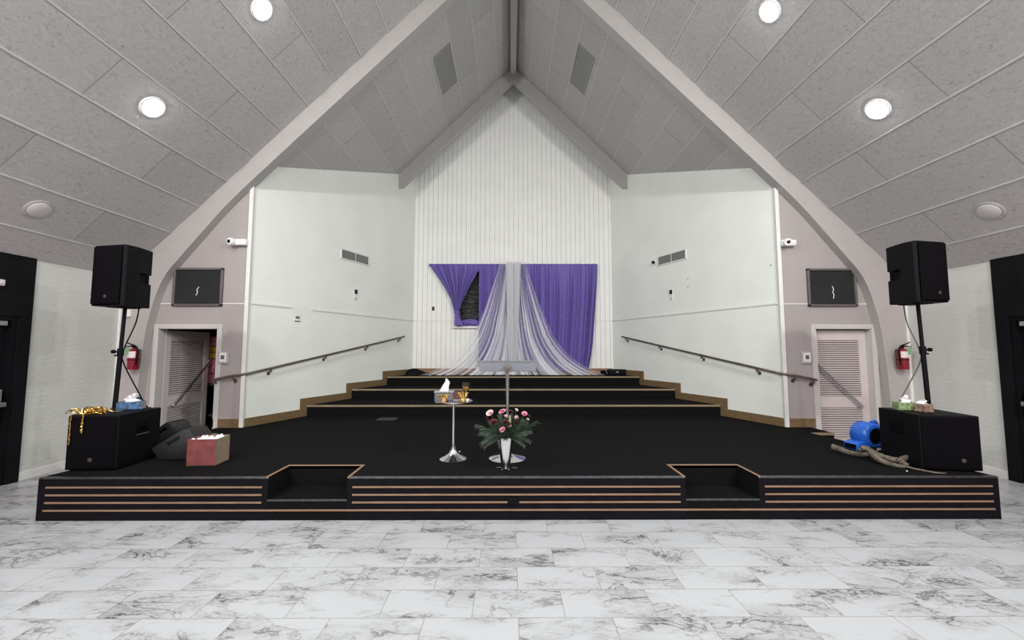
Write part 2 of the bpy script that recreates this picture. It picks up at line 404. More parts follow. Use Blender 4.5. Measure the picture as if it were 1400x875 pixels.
# front walls with the two louvered doors
DOORS = {-1: (4.92, 5.91), 1: (5.01, 5.96)}; DH = 2.045
for s, nm in ((-1, 'left'), (1, 'right')):
    m = MB(); t = (YF, YF + .16); DO = DOORS[s]
    def P(pl): m.prism([(s * x, z) for x, z in pl], t, 'y')
    P([(WX, 0), (DO[0], 0), (DO[0], roof(DO[0])), (WX, roof(WX))])
    P([(DO[0], DH), (DO[1], DH), (DO[1], roof(DO[1])), (DO[0], roof(DO[0]))])
    P([(DO[1], 0), (EX, 0), (EX, roof(EX)), (DO[1], roof(DO[1]))])
    struct(m.done('wall_front_' + nm, FRONTW), 'pale front wall with a doorway, %s of the chancel' % nm, 'wall')
    # wing wall
    m = MB(); th = .14
    A = (s * WX, YF); B = (s * wx(YB), YB); n = Vector((s * 1, WS)).normalized() * th
    C_ = (B[0] + n.x, B[1] + n.y); D = (A[0] + n.x, A[1] + n.y)
    vb = [m.bm.verts.new((x, y, 0)) for x, y in (A, B, C_, D)]; vt = [m.bm.verts.new((x, y, roof(x) + .02)) for x, y in (A, B, C_, D)]
    m.bm.faces.new(vb); m.bm.faces.new(vt[::-1])
    for i in range(4): m.bm.faces.new((vb[i], vb[(i + 1) % 4], vt[(i + 1) % 4], vt[i]))
    struct(m.done('wall_wing_' + nm, WHITE), 'white angled chancel wall on the %s' % nm, 'wall')
    m = MB().box(*sorted((s * (WX - .03), s * (WX + .035))), YF - .022, YF + .03, ST, roof(WX) - .3, .006)
    struct(m.done('trim_%d' % (4 if s < 0 else 5), TRIMW), 'white corner bead where the %s angled wall meets the front wall' % nm, 'trim')

def wing_pt(s, y, z, off=0):
    n = Vector((-s, -WS)).normalized()      # into the chancel
    return Vector((s * wx(y) + n.x * off, y + n.y * off, z))
def wing_M(s, y, z):
    # local frame: x along the wall away from camera, y out of wall into the chancel, z up
    d = Vector((-s * WS, 1, 0)).normalized(); n = Vector((-s, -WS, 0)).normalized()
    M = Matrix((( d.x, n.x, 0, 0), (d.y, n.y, 0, 0), (0, 0, 1, 0), (0, 0, 0, 1)))
    p = wing_pt(s, y, z); M.translation = p; return M
def wing_prism(m, s, poly, t0, t1):
    A = [m.bm.verts.new(wing_pt(s, y, z, t0)) for y, z in poly]; B = [m.bm.verts.new(wing_pt(s, y, z, t1)) for y, z in poly]
    m.bm.faces.new(A); m.bm.faces.new(B[::-1]); n = len(poly)
    for i in range(n): m.bm.faces.new((A[i], A[(i + 1) % n], B[(i + 1) % n], B[i]))

# back wall: vertical boards with grooves, window opening
WIN = (-1.56, 1.56, 2.32, 3.86)
m = MB(); bw = wx(YB) + .02
x = -bw; p = .132
m.prism([(-bw, 0), (bw, 0), (bw, roof(bw)), (0, RZ), (-bw, roof(bw))], (YB + .10, YB + .2), 'y')
while x < bw - 1e-6:
    x1 = min(x + p, bw); e = x1 - .015
    if x < 0 < e: segs = [(x, 0), (0, e)]
    else: segs = [(x, e)]
    for a, b in segs:
        lst = [(0, None)]
        if b > WIN[0] and a < WIN[1]: lst = [(0, WIN[2]), (WIN[3], None)]
        for z0, z1 in lst:
            ta, tb = (roof(a), roof(b)) if z1 is None else (z1, z1)
            m.prism([(a, z0), (b, z0), (b, tb), (a, ta)], (YB, YB + .11), 'y')
    if not (e > WIN[0] and x1 < WIN[1]):
        m.prism([(e, 0), (x1, 0), (x1, roof(x1)), (e, roof(e))], (YB + .022, YB + .11), 'y')
    else:
        m.prism([(e, 0), (x1, 0), (x1, WIN[2]), (e, WIN[2])], (YB + .022, YB + .11), 'y')
        m.prism([(e, WIN[3]), (x1, WIN[3]), (x1, roof(x1)), (e, roof(e))], (YB + .022, YB + .11), 'y')
    x = x1
struct(m.done('wall_back', BEADW), 'white grooved board gable wall behind the drapes', 'wall')
# window with crinkled plastic film
w1 = MB().grid(lambda u, v: (WIN[0] + u * (WIN[1] - WIN[0]), YB + .06 + .022 * math.sin(22 * u + 14 * v) * math.sin(47 * v + 22 * u) + .012 * math.sin(60 * u - 33 * v + 3 * math.sin(20 * u)), WIN[2] + v * (WIN[3] - WIN[2])), 150, 80).done('window_1', FILM, smooth=True)
struct(w1, 'dark window covered with crinkled black plastic film behind the tied curtain', 'window')
m = MB(); m.box(WIN[0] - .10, WIN[1] + .10, YB - .085, YB + .06, WIN[2] - .06, WIN[2], .006); m.done('window_sill', TRIMW, w1)
m = MB()
m.box(WIN[0], WIN[0] + .03, YB - .004, YB + .08, WIN[2], WIN[3]); m.box(WIN[1] - .03, WIN[1], YB - .004, YB + .08, WIN[2], WIN[3]); m.box(WIN[0], WIN[1], YB - .004, YB + .08, WIN[3] - .03, WIN[3])
m.done('window_frame', TRIMW, w1)

# inner beam in front of the back wall
m = MB(); c = 8.9; e = wx(10.3) + .01
for s in (-1, 1):
    m.prism([(0, RZ - .01), (s * e, roof(e)), (s * e, c - e), (0, c)], (10.3, 10.5), 'y')
struct(m.done('trim_3', BEAMW), 'slim gable beam just in front of the grooved back wall', 'beam')

# dado rail and baseboards
TZ = 2.47
for s, nm in ((-1, 'left'), (1, 'right')):
    m = MB()
    segs = [(YF, 7.47), (7.88, YB)] if s < 0 else [(YF, YB)]
    for a, b in segs: wing_prism(m, s, [(a, TZ - .016), (b, TZ - .016), (b, TZ + .016), (a, TZ + .016)], 0, .016)
    xs = sorted((s * (WX + .03), s * 5.93)); m.box(*xs, YF - .010, YF, TZ - .026, TZ - .010)
    xs = sorted((s * 1.62, s * (wx(YB) - .005))); m.box(*xs, YB - .014, YB + .002, TZ - .012, TZ + .012)
    struct(m.done('trim_%d' % (6 if s < 0 else 7), TRIMW), 'thin white dado rail along the %s chancel walls' % nm, 'trim')
    m = MB(); h = .14; k = .13
    prof = [(YF, ST), (SY[0], ST), (SY[0], ST + SH), (SY[1], ST + SH), (SY[1], ST + 2 * SH), (SY[2], ST + 2 * SH), (SY[2], ST + 3 * SH), (YB - .02, ST + 3 * SH),
            (YB - .02, ST + 3 * SH + h), (SY[2] - k, ST + 3 * SH + h), (SY[2] - k, ST + 2 * SH + h), (SY[1] - k, ST + 2 * SH + h), (SY[1] - k, ST + SH + h), (SY[0] - k, ST + SH + h), (SY[0] - k, ST + h), (YF, ST + h)]
    wing_prism(m, s, prof, .001, .022)
    xs = sorted((s * WX, s * 4.935)); m.box(*xs, YF - .02, YF - .001, ST + .001, ST + h)
    struct(m.done('baseboard_wing_' + nm, OAK), 'dark oak baseboard stepping up beside the %s wall of the stage' % nm, 'baseboard')
m = MB().box(-wx(YB) + .03, wx(YB) - .03, YB - .02, YB - .001, ST + 3 * SH, ST + 3 * SH + .155)
struct(m.done('baseboard_back', OAKR), 'reddish wood baseboard along the back wall', 'baseboard')

# louvered doors
def louver_door(name, label, s, mirror_open):
    DO = DOORS[s]; W = DO[1] - DO[0] - .02; T = .04
    d = bpy.data.objects.new(name, None); COL.objects.link(d); struct(d, label, 'door')
    m = MB()          # leaf local: x 0 (hinge) .. W (free), y thickness, z
    st = .115
    m.box(0, st, 0, T, .01, DH - .03, .003); m.box(W - st, W, 0, T, .01, DH - .03, .003)
    for z0, z1 in ((.01, .2), (.72, .9), (DH - .2, DH - .03)): m.box(st, W - st, 0, T, z0, z1)
    leaf = m.done('leaf', LOUVER, d)
    m = MB()
    for z0, z1 in ((.2, .72), (.9, DH - .2)):
        n = int((z1 - z0) / .036)
        for i in range(n):
            z = z0 + (i + .5) * (z1 - z0) / n
            m.box(st, W - st, -.020, .020, -.0045, .0045, rot=Matrix.Translation((0, T / 2, z)) @ Matrix.Rotation(math.radians(32), 4, 'X'))
    m.done('louver_panel', LOUVER, leaf)
    m = MB(); a = Vector((.17, -.06, .74)); b = Vector((W - .02, -.06, 1.47))
    m.tube([a + Vector((0, .06, -.0)), a + Vector((-.0, .01, 0)), a, b, b + Vector((0, .06, 0))], .022, 10)
    m.done('grab_rail', STEEL, leaf, smooth=True)
    if s > 0:   # closed: hinge at outer side, faces stage (-y)
        leaf.matrix_local = Matrix.Translation((DO[1] - .01, YF + .11, 0)) @ Matrix.Diagonal((-1, 1, 1, 1))
    else:       # opened ~88 degrees into the closet, inner face towards +x
        leaf.matrix_local = Matrix.Translation((-DO[1] + .015, YF + .13, 0)) @ Matrix.Rotation(math.radians(89), 4, 'Z')
    m = MB()
    c0, c1, ch = DO[0] - .07, DO[1] + .07, DH + .065
    xs = lambda a, b: sorted((s * a, s * b))
    m.box(*xs(c0, DO[0]), YF - .022, YF - .001, 0, ch, .005); m.box(*xs(DO[1], c1), YF - .022, YF - .001, 0, ch, .005); m.box(*xs(DO[0], DO[1]), YF - .022, YF - .001, DH, ch, .005)
    m.box(*xs(DO[0] - .001, DO[0] + .012), YF - .02, YF + .165, 0, DH); m.box(*xs(DO[1] - .012, DO[1] + .001), YF - .02, YF + .165, 0, DH); m.box(*xs(DO[0], DO[1]), YF - .02, YF + .165, DH - .012, DH + .001)
    m.done('door_casing', CASEW, d)
    return d
dl = louver_door('door_1', 'white louvered door standing open left of the stage', -1, True)
louver_door('door_2', 'closed white louvered door right of the stage with a slanted rail', 1, False)
# closet behind the open door
m = MB()
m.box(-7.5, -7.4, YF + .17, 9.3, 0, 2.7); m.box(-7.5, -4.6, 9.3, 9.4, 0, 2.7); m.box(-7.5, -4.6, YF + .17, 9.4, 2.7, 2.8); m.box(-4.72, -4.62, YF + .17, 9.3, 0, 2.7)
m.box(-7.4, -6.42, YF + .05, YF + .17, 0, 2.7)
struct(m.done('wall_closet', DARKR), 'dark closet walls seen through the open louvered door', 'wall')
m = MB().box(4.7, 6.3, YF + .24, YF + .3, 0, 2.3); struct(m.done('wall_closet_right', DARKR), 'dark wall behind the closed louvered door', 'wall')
# shelf with folded cloths
t = thing('storage_rack', 'dark rack holding folded pink and yellow cloths inside the closet', 'rack', (0, 0, 0))
m = MB()
for x in (-6.55, -5.35):
    for y in (7.93, 8.43): MB().box(x - .02, x + .02, y - .02, y + .02, 0, 2.05).done('post', DARKR, t)
m = MB().box(-6.57, -5.33, 7.91, 8.45, .98, 1.015); m.done('shelf', DARKR, t)
m = MB().box(-6.57, -5.33, 7.91, 8.45, .4, .435); m.done('shelf', DARKR, t)
zc = 1.016
for i, (hh, mm, lb) in enumerate(((.2, PINKC, 'pink folded cloth at the bottom of the closet pile'), (.295, PINKC, 'thick pink folded cloth second from the bottom of the closet pile'), (.115, YELC, 'yellow folded cloth above the pink ones in the closet'), (.125, YELC, 'yellow folded cloth second from the top of the closet pile'), (.2, PINKC, 'pink folded cloth on top of the closet pile'))):
    dx = random.uniform(-.015, .015)
    m = MB(); m.box(-6.40 + dx, -5.50 + dx, 7.95, 8.40, zc, zc + hh - .004, min(.045, hh * .3))
    tag(m.done('folded_cloth', mm, smooth=True, angle=70), lb, 'cloth', 'folded cloths in the closet'); zc += hh

# ------------------------------------------------------------------ stage
NL = (-2.5, -1.71); NR = (1.68, 2.42); ND = 4.53; Y0 = 4.15
stage = thing('stage', 'wide black carpeted stage with light wood stripes across its front', 'stage', (0, 0, 0))
poly = [(-4.77, Y0), (NL[0], Y0), (NL[0], ND), (NL[1], ND), (NL[1], Y0), (NR[0], Y0), (NR[0], ND), (NR[1], ND), (NR[1], Y0), (4.83, Y0),
        (4.52, 6.22), (4.86, 6.22), (4.86, YF - .025), (WX - .02, YF - .025), (wx(8) - .02, 8), (-wx(8) + .02, 8), (-WX + .02, YF - .025), (-4.86, YF - .025), (-4.86, 6.22), (-4.52, 6.22)]
MB().prism(poly, (0, ST), 'z').done('platform', CARPET, stage)
m = MB()
for a, b in ((-4.77, NL[0]), (NL[1], NR[0]), (NR[1], 4.83)): m.box(a, b, Y0 - .012, Y0 + .004, .0, ST - .012)
m.done('front_panel', CARPETF, stage)
for a, b in (NL, NR):
    MB().box(a - .005, b + .005, Y0 - .012, ND, 0, .2, .004).done('recessed_step', CARPET, stage)
    MB().box(a, b, Y0 - .016, Y0 - .004, .185, .203, .002).done('step_edge', EDGE, stage)
    m = MB()
    m.box(a - .026, a, Y0 - .012, ND, ST - .012, ST + .006, .002); m.box(b, b + .026, Y0 - .012, ND, ST - .012, ST + .006, .002); m.box(a - .026, b + .026, ND, ND + .03, ST - .03, ST + .006, .002)
    m.done('recess_trim', STRIPW, stage)
for a, b in ((-4.77, NL[0] - .026), (NL[1] + .026, NR[0] - .026), (NR[1] + .026, 4.83)):
    MB().box(a, b, Y0 - .02, Y0 + .012, ST - .014, ST + .004, .003).done('edge_trim', EDGE, stage)
ts = .0085
for z in (.323, .248, .174):
    for a, b in ((-4.70, NL[0] - .055), (NL[1] + .055, NR[0] - .055), (NR[1] + .055, 4.77)):
        if z == .174 and a == NL[1] + .055:
            MB().box(a, -.105, Y0 - .022, Y0 - .011, z - ts, z + ts, .002).done('wood_stripe', STRIPW, stage)
            MB().box(.01, b, Y0 - .022, Y0 - .011, z - ts, z + ts, .002).done('wood_stripe', STRIPW, stage)
        else: MB().box(a, b, Y0 - .022, Y0 - .011, z - ts, z + ts, .002).done('wood_stripe', STRIPW, stage)
MB().box(-4.71, 4.78, Y0 - .022, Y0 - .011, .099 - ts, .099 + ts, .002).done('wood_stripe', STRIPW, stage)
for s in (-1, 1):
    m = MB(); e_ = 4.77 if s < 0 else 4.83; m.box(*sorted((s * (e_ - .02), s * (e_ + .01))), Y0 - .014, Y0 + .01, 0, ST - .014); m.done('corner_post', CARPETF, stage)
    m = MB(); m.box(*sorted((s * 4.52, s * 4.86)), 6.205, 6.235, ST - .03, ST + .006, .003); m.done('landing_nosing', NOSEW, stage)
m = MB(); m.box(-.1, 0.005, Y0 - .03, Y0 - .01, .155, .215, .004); m.done('socket_box', BLACKP, stage)
for i, y in enumerate(SY):
    z1 = ST + SH * (i + 1)
    ye = SY[i + 1] + .1 if i < 2 else YB - .003
    MB().prism([(-wx(y) + .024, y), (wx(y) - .024, y), (wx(ye) - .024, ye), (-wx(ye) + .024, ye)], (z1 - SH - (.0 if i else .02), z1), 'z').done('step', CARPET, stage)
    MB().box(-wx(y) + .026, wx(y) - .026, y - .014, y + .012, z1 - .03, z1 + .004, .004).done('step_nosing', NOSEW, stage)

for s_, nm in ((-1, 'left'), (1, 'right')):
    m = MB().box(*sorted((s_ * (EX - .035), s_ * EX)), 6.515, 6.55, .0, roof(EX) - .02, .004)
    struct(m.done('trim_%d' % (8 if s_ < 0 else 9), TRIMW), 'white corner strip between the %s brick wall and the front wall' % nm, 'trim')
t = thing('junction_box', 'small white box on the front wall below the left loudspeaker', 'junction box', (-6.27, 6.55, 2.29))
MB().box(-.035, .035, -.04, .0, -.07, .06, .005).done('box_body', WPLAST, t); MB().box(-.03, .03, -.045, -.038, -.03, .05, .003).done('cover', TRIMW, t)

# floor plate on the stage
m = MB(); m.prism([(-2.5, 7.35), (-2.16, 7.35), (-2.16, 7.62), (-2.5, 7.62)], (ST, ST + .008), 'z')
tag(m.done('floor_plate', GREYPATCH), 'flat dark grey floor plate on the stage carpet below the steps', 'floor plate')

# ------------------------------------------------------------------ ceiling fixtures
def lamp(x, y, lit, label, grp):
    s = 1 if x > 0 else -1
    t = thing('downlight', label, 'ceiling light', (x, y, roof(x)), 0, grp)
    M = Matrix.Rotation(s * PI / 4, 4, 'Y') @ Matrix.Rotation(PI, 4, 'X')      # local +z out of the ceiling
    MB().lathe([(.115, -.004), (.115, .008), (.122, .016), (.142, .012), (.148, 0), (.148, -.004)], M=M, n=40).done('rim', WPLAST if lit else BEAMW, t, smooth=True)
    MB().lathe([(.118, .004), (.108, .022), (.075, .033), (.035, .038), (.0, .039)], M=M, n=36).done('diffuser', LAMP if lit else CEILW, t, smooth=True)
CEILW = mat('unlit_diffuser', (.56, .54, .53), .6)
GL = 'round ceiling lights'
lamp(-4.573, 4.87, True, 'lit round ceiling light above the left loudspeaker, lower of the left pair', GL)
lamp(-3.263, 4.87, True, 'lit round ceiling light high on the left slope, upper of the left pair', GL)
lamp(4.573, 4.87, True, 'lit round ceiling light above the right loudspeaker, lower of the right pair', GL)
lamp(3.263, 4.87, True, 'lit round ceiling light high on the right slope, upper of the right pair', GL)
lamp(-5.887, 4.87, False, 'unlit round ceiling disc low on the left slope', GL)
lamp(5.887, 4.87, False, 'unlit round ceiling disc low on the right slope', GL)
for s, nm in ((-1, 'left'), (1, 'right')):
    t = thing('ceiling_vent', 'grey rectangular vent in the %s slope of the chancel ceiling' % nm, 'vent', (s * 1.49, 8.43, roof(1.49)), 0, 'vents in the chancel ceiling')
    M = Matrix.Rotation(s * PI / 4, 4, 'Y')
    m = MB(); m.box(-.24, .24, -.6, -.565, -.012, .003, rot=M); m.box(-.24, .24, .565, .6, -.012, .003, rot=M); m.box(-.24, -.205, -.565, .565, -.012, .003, rot=M); m.box(.205, .24, -.565, .565, -.012, .003, rot=M); m.done('frame', VENTG, t)
    m = MB()
    m.box(-.205, .205, -.565, .565, -.003, .003, rot=M)
    for k in range(9): m.box(-.2 + k * .045, -.185 + k * .045, -.565, .565, -.010, -.002, rot=M)
    m.done('grille', VENTG, t)

# ------------------------------------------------------------------ wall fixtures
for s, nm in ((-1, 'left'), (1, 'right')):
    # long wall vent
    t = thing('wall_vent', 'white framed wide vent high on the %s angled wall' % nm, 'vent', (0, 0, 0), 0, 'wall vents on the angled walls'); t.matrix_world = wing_M(s, 8.94, 3.75)
    m = MB(); w, h = .43, .115
    m.box(-w, w, -.002, .018, h - .025, h, .003); m.box(-w, w, -.002, .018, -h, -h + .025, .003); m.box(-w, -w + .025, -.002, .018, -h, h, .003); m.box(w - .025, w, -.002, .018, -h, h, .003); m.box(-.008, .008, -.002, .014, -h, h)
    m.done('frame', TRIMW, t)
    MB().box(-w + .02, w - .02, -.001, .003, -h + .02, h - .02).done('duct', VENTD, t)
    m = MB()
    for k in range(36):
        x = -w + .035 + k * (2 * w - .07) / 35; m.box(x - .004, x + .004, .003, .012, -h + .02, h - .02)
    m.done('fin', VENTG, t)
    # small control
    t = thing('wall_sensor', 'small black and white control plate below the %s wall vent' % nm, 'wall control', (0, 0, 0), 0, 'controls on the angled walls'); t.matrix_world = wing_M(s, 8.97, 2.91)
    MB().box(-.045, .045, 0, .012, -.12, .12, .003).done('plate', TRIMW, t)
    MB().box(-.035, .035, .008, .03, .02, .115, .004).done('button', LENS, t)
    MB().box(-.025, .025, .008, .016, -.1, -.085, .002).done('slot', GREYF, t)
    # intercom box on front wall
    t = thing('intercom_box', 'small grey wall box with a dark screen beside the %s louvered door' % nm, 'wall control', (s * 4.815 + (.03 if s > 0 else 0), YF, 1.555), 0, 'boxes beside the louvered doors')
    MB().box(-.085, .085, -.025, 0, -.1, .1, .008).done('case', GPLAST, t)
    MB().box(-.058, .058, -.03, -.02, -.07, .08, .006).done('front_plate', WPLAST, t)
    MB().box(-.03, .03, -.034, -.025, -.025, .04, .003).done('screen', GREYF, t)
    # dark square wall panel
    t = thing('wall_panel', 'dark square panel in a grey frame above the %s louvered door' % nm, 'wall panel', (s * 5.285 + (.04 if s > 0 else 0), YF, 2.73), 0, 'dark square panels above the louvered doors')
    w, h = .41, .32
    MB().box(-w + .03, w - .03, -.02, 0, -h + .03, h - .03).done('panel', DARKSCR, t)
    m = MB(); m.box(-w, w, -.045, 0, h - .035, h, .005); m.box(-w, w, -.045, 0, -h, -h + .035, .005); m.box(-w, -w + .035, -.045, 0, -h, h, .005); m.box(w - .035, w, -.045, 0, -h, h, .005); m.done('frame', GREYF, t)
    m = MB(); m.tube(smooth_path([(.0, -.03, .02), (.02, -.03, -.04), (.005, -.03, -.08), (.02, -.032, -.13), (.01, -.03, -.19)] if s > 0 else [(.02, -.03, .0), (-.01, -.03, -.05), (.0, -.03, -.09), (-.02, -.03, -.14)], 5), .006, 6); m.done('cord', WPLAST, t, smooth=True)
    # security camera
    t = thing('security_camera', 'white wall camera mounted beside the %s corner of the chancel' % nm, 'camera', (s * 4.60, YF, 3.475), 0, 'white cameras at the chancel corners')
    m = MB(); m.box(-.12, .12, -.10, 0, -.05, .055, .02); m.done('body', WPLAST, t, smooth=True)
    hx = -.10 if s < 0 else -.05
    d = Vector((-.25, -1, -.08)).normalized(); Mr = d.to_track_quat('Z', 'Y').to_matrix().to_4x4()
    m = MB(); m.lathe([(.045, -.05), (.062, -.02), (.064, .04), (.058, .06), (.04, .065)], (hx, -.10, .0), 24, Mr); m.done('housing', WPLAST, t, smooth=True)
    m = MB(); m.lathe([(.03, .06), (.03, .07), (.02, .074), (0, .075)], (hx, -.10, .0), 20, Mr); m.done('lens', LENS, t, smooth=True)
    # handrail: along the wing, round the corner, level short end on the front wall
    t = thing('handrail', 'dark metal handrail rising along the %s angled wall' % nm, 'handrail', (0, 0, 0), 0, 'handrails on the angled walls')
    off = .075
    p = [Vector((s * 4.945, YF - off, 1.19)), Vector((s * 4.60, YF - off, 1.262)), wing_pt(s, YF + .03, 1.298, off + .01), wing_pt(s, 8.17, 1.567, off), wing_pt(s, 9.32, 1.784, off), wing_pt(s, 10.55, 2.02, off)]
    m = MB(); m.tube(p, .021, 10); m.done('rail', BRONZE, t, smooth=True)
    def bracket(base, rail):
        m = MB(); base = Vector(base); rail = Vector(rail)
        m.tube(smooth_path([base, base + (rail - base) * .75, rail + Vector((0, 0, -.05)), rail], 4), .011, 8)
        nrm = (rail - base); nrm.z = 0; nrm.normalize()
        m.tube([base, base + nrm * .008], .032, 14); m.done('bracket', BRONZE, t, smooth=True)
    for y, z in ((7.1, 1.365), (8.2, 1.572), (9.3, 1.78), (10.4, 1.99)):
        bracket(wing_pt(s, y, z - .09, 0), wing_pt(s, y, z - .018, off))
    for x, z in ((4.9, 1.20), (4.60, 1.262)): bracket((s * x, YF, z - .09), (s * x, YF - off, z - .018))

t = thing('security_camera', 'tiny dark camera beside the vent on the right angled wall', 'camera'); t.matrix_world = wing_M(1, 9.43, 3.75)
MB().tube([(0, 0, 0), (0, .02, 0)], .04, 18).done('mount', WPLAST, t, smooth=True)
m = MB(); m.lathe([(.02, .01), (.036, .03), (.036, .075), (.025, .085), (0, .087)], M=Matrix.Rotation(-PI / 2, 4, 'X'), n=20); m.done('head', LENS, t, smooth=True)
t = thing('wall_outlet', 'white outlet plate on the left angled wall below the dado gap', 'outlet'); t.matrix_world = wing_M(-1, 7.6, 2.28)
MB().box(-.075, .075, 0, .01, -.06, .06, .004).done('plate', TRIMW, t); MB().box(-.04, .04, .006, .014, -.008, .03, .002).done('socket', GREYF, t); MB().box(-.06, .06, .0, .018, -.064, -.05, .002).done('lip', GREYF, t)
t = thing('wall_patch', 'faint square repaired plaster patch in the left angled wall', 'wall patch'); t.matrix_world = wing_M(-1, 7.75, 2.33)
MB().box(-.30, .30, -.001, .0025, -.23, .21, .002).done('patch', WHITE, t)
t = thing('wall_outlet', 'small dark outlet on the grooved back wall left of the curtain', 'outlet', (-2.19, YB, 2.8)); MB().box(-.035, .035, -.012, 0.002, -.055, .055, .004).done('plate', GREYF, t); MB().box(-.018, .018, -.015, -.008, -.04, .04, .002).done('socket', BLACKP, t)
for y, z in ((8.523, 3.2), (8.529, 3.03), (6.83, 3.14)):
    t = thing('wall_anchor', 'tiny leftover screw anchor in the right angled wall', 'screw', (0, 0, 0), 0, 'screw anchors in the right wall'); t.matrix_world = wing_M(1, y, z)
    MB().tube([(0, -.001, 0), (0, .006, 0)], .012, 10).done('plug', GREYF, t)

# fire extinguishers on the outer front wall / arch face
def extinguisher(x, y, z, label, s):
    t = thing('fire_extinguisher', label, 'fire extinguisher', (x, y, z), 0, 'fire extinguishers')
    MB().lathe([(.03, -.2), (.068, -.195), (.075, -.18), (.075, .07), (.068, .1), (.045, .125), (.022, .135), (.022, .15)], n=28).done('cylinder', REDM, t, smooth=True)
    a0 = -PI / 2 - 1.0; a1 = -PI / 2 + 1.0
    MB().grid(lambda u, v: (.0765 * math.cos(a0 + u * (a1 - a0)), .0765 * math.sin(a0 + u * (a1 - a0)), -.01 + v * .1), 16, 2).done('label_sticker', LABELW, t, smooth=True)
    m = MB(); m.lathe([(.026, .145), (.028, .165), (.018, .185), (.0, .188)], n=16); m.box(-.012, .012, -.06, .02, .175, .187, .003); m.done('valve', BLACKP, t)
    m = MB(); m.tube(smooth_path([(0, .01, .185), (s * .04, -.02, .205), (s * .1, -.03, .235)], 4), .009, 8); m.tube(smooth_path([(0, .01, .17), (s * .06, -.02, .172), (s * .12, -.03, .16)], 4), .008, 8); m.done('handle', BLACKP, t, smooth=True)
    m = MB(); m.tube(smooth_path([(0, 0, .17), (-s * .06, -.03, .16), (-s * .1, -.04, .08), (-s * .09, -.05, -.03), (-s * .085, -.04, -.12)], 5), .011, 8); m.done('hose', BLACKP, t, smooth=True)
    m = MB(); m.box(s * .045 - .035, s * .045 + .035, -.075, -.07, .04, .15, .002); m.done('inspection_tag', GREENT, t)
    m = MB(); m.box(-.03, .03, .07, .085, -.15, .12, .003); m.lathe([(.078, .0), (.079, .015)], (0, 0, -.05), 24); m.done('wall_bracket', BLACKP, t)
extinguisher(-6.075, 6.46, 1.57, 'red fire extinguisher with a green tag behind the left speaker pole', -1)
extinguisher(6.225, 6.46, 1.57, 'red fire extinguisher with a black hose behind the right speaker pole', 1)

# light fitting fragment by the left exit door
t = thing('wall_light', 'small pale fitting on the black wall above the left exit door', 'wall light', (-EX + .025, 4.955, 2.52))
MB().box(-.02, .035, -.12, .04, -.04, .04, .015).done('body', LABELW, t, smooth=True)
MB().box(.02, .045, -.09, .02, -.022, .022, .008).done('lens', LABELW, t, smooth=True)

# ------------------------------------------------------------------ curtains
rod = thing('curtain_rod', 'thin curtain rod across the top of the purple drapes', 'curtain rod')
MB().tube([(-2.33, 10.955, 3.99), (2.33, 10.955, 3.99)], .012, 10).done('pole', GREYF, rod, smooth=True)
for x in (-2.2, 0, 2.2): MB().tube([(x, YB, 3.99), (x, 10.96, 3.99)], .01, 8).done('bracket', TRIMW, rod, smooth=True)
ZT = 3.995; ZB = 1.022
# right curtain, full length
def fold(u, n, ph=0): return .5 * math.sin(2 * PI * n * u + ph + 1.3 * math.sin(2 * PI * u * 3.1 + ph)) + .28 * math.sin(2 * PI * n * 1.73 * u + 2 * ph)
def rc(u, v):
    top = .02 + u * 2.29; bot = .12 + u * 1.93
    e = v ** 1.4; x = top + (bot - top) * e
    x += .015 * math.sin(6 * v + 9 * u) * v - (.05 * max(0, v - .75) / .25 * u ** 6 * (1 if v > .75 else 0))
    a = .02 + .085 * min(1, v * 3)
    y = 10.835 + a * fold(u, 10, 1.0) + .012 * math.sin(70 * u) * (1 - v)
    return (x, min(y, 10.925), ZT + .02 - v * (ZT + .02 - ZB - .02 - .06 * abs(math.sin(7 * u))))
o = MB().grid(rc, 260, 46).done('curtain', PURPLE, smooth=True, angle=180); tag(o, 'long purple curtain hanging to the platform on the right', 'curtain', 'purple curtains')
def mc(u, v):
    top = -.92 + u * 1.0; bot = -.93 + u * 1.02
    x = top + (bot - top) * v
    a = .02 + .06 * min(1, v * 3); y = 10.85 + a * fold(u, 7, 2.2) + .012 * math.sin(50 * u) * (1 - v)
    return (x, min(y, 10.93), ZT + .02 - v * (ZT + .02 - ZB - .02))
o = MB().grid(mc, 130, 40).done('curtain', PURPLE, smooth=True, angle=180); tag(o, 'narrow straight purple curtain behind the left half of the white tulle', 'curtain', 'purple curtains')
# left curtain gathered to a knot
KX, KZ = -1.53, 2.72
def lc(u, v):
    x0 = -2.31 + u * 1.4
    e = v
    xl = interp(v, [(0, -2.31), (.25, -2.08), (.5, -1.87), (.75, -1.69), (1, KX - .07)]); xr = interp(v, [(0, -.9), (.12, -.93), (.5, -1.2), (.8, -1.38), (1, KX + .07)])
    x = xl + (xr - xl) * u
    z = ZT + .02 - v * (ZT + .02 - KZ)
    a = .018 + .05 * math.sin(PI * min(1, v * 1.15)) * .8
    y = 10.85 + a * fold(u, 9, .4) + .012 * math.sin(60 * u) * (1 - v)
    return (x, min(y, 10.925), z)
cu = MB().grid(lc, 150, 36).done('curtain', PURPLE, smooth=True, angle=180); tag(cu, 'purple curtain gathered and knotted in front of the dark window', 'curtain', 'purple curtains')
def tail(u, v):
    ang = u * 2 * PI
    r = interp(v, [(0, .06), (.1, .075), (.3, .06), (.6, .075), (1, .11)]) * (1 + .18 * math.sin(5 * ang + 4 * v) + .1 * math.sin(9 * ang))
    cx = interp(v, [(0, KX), (.3, KX + .01), (1, KX + .06)])
    return (cx + r * math.cos(ang), 10.86 + r * .75 * math.sin(ang), KZ + .03 - v * (KZ + .03 - WIN[2] - .01))
MB().grid(tail, 60, 16).done('tail', PURPLE, cu, smooth=True, angle=180)
m = MB()
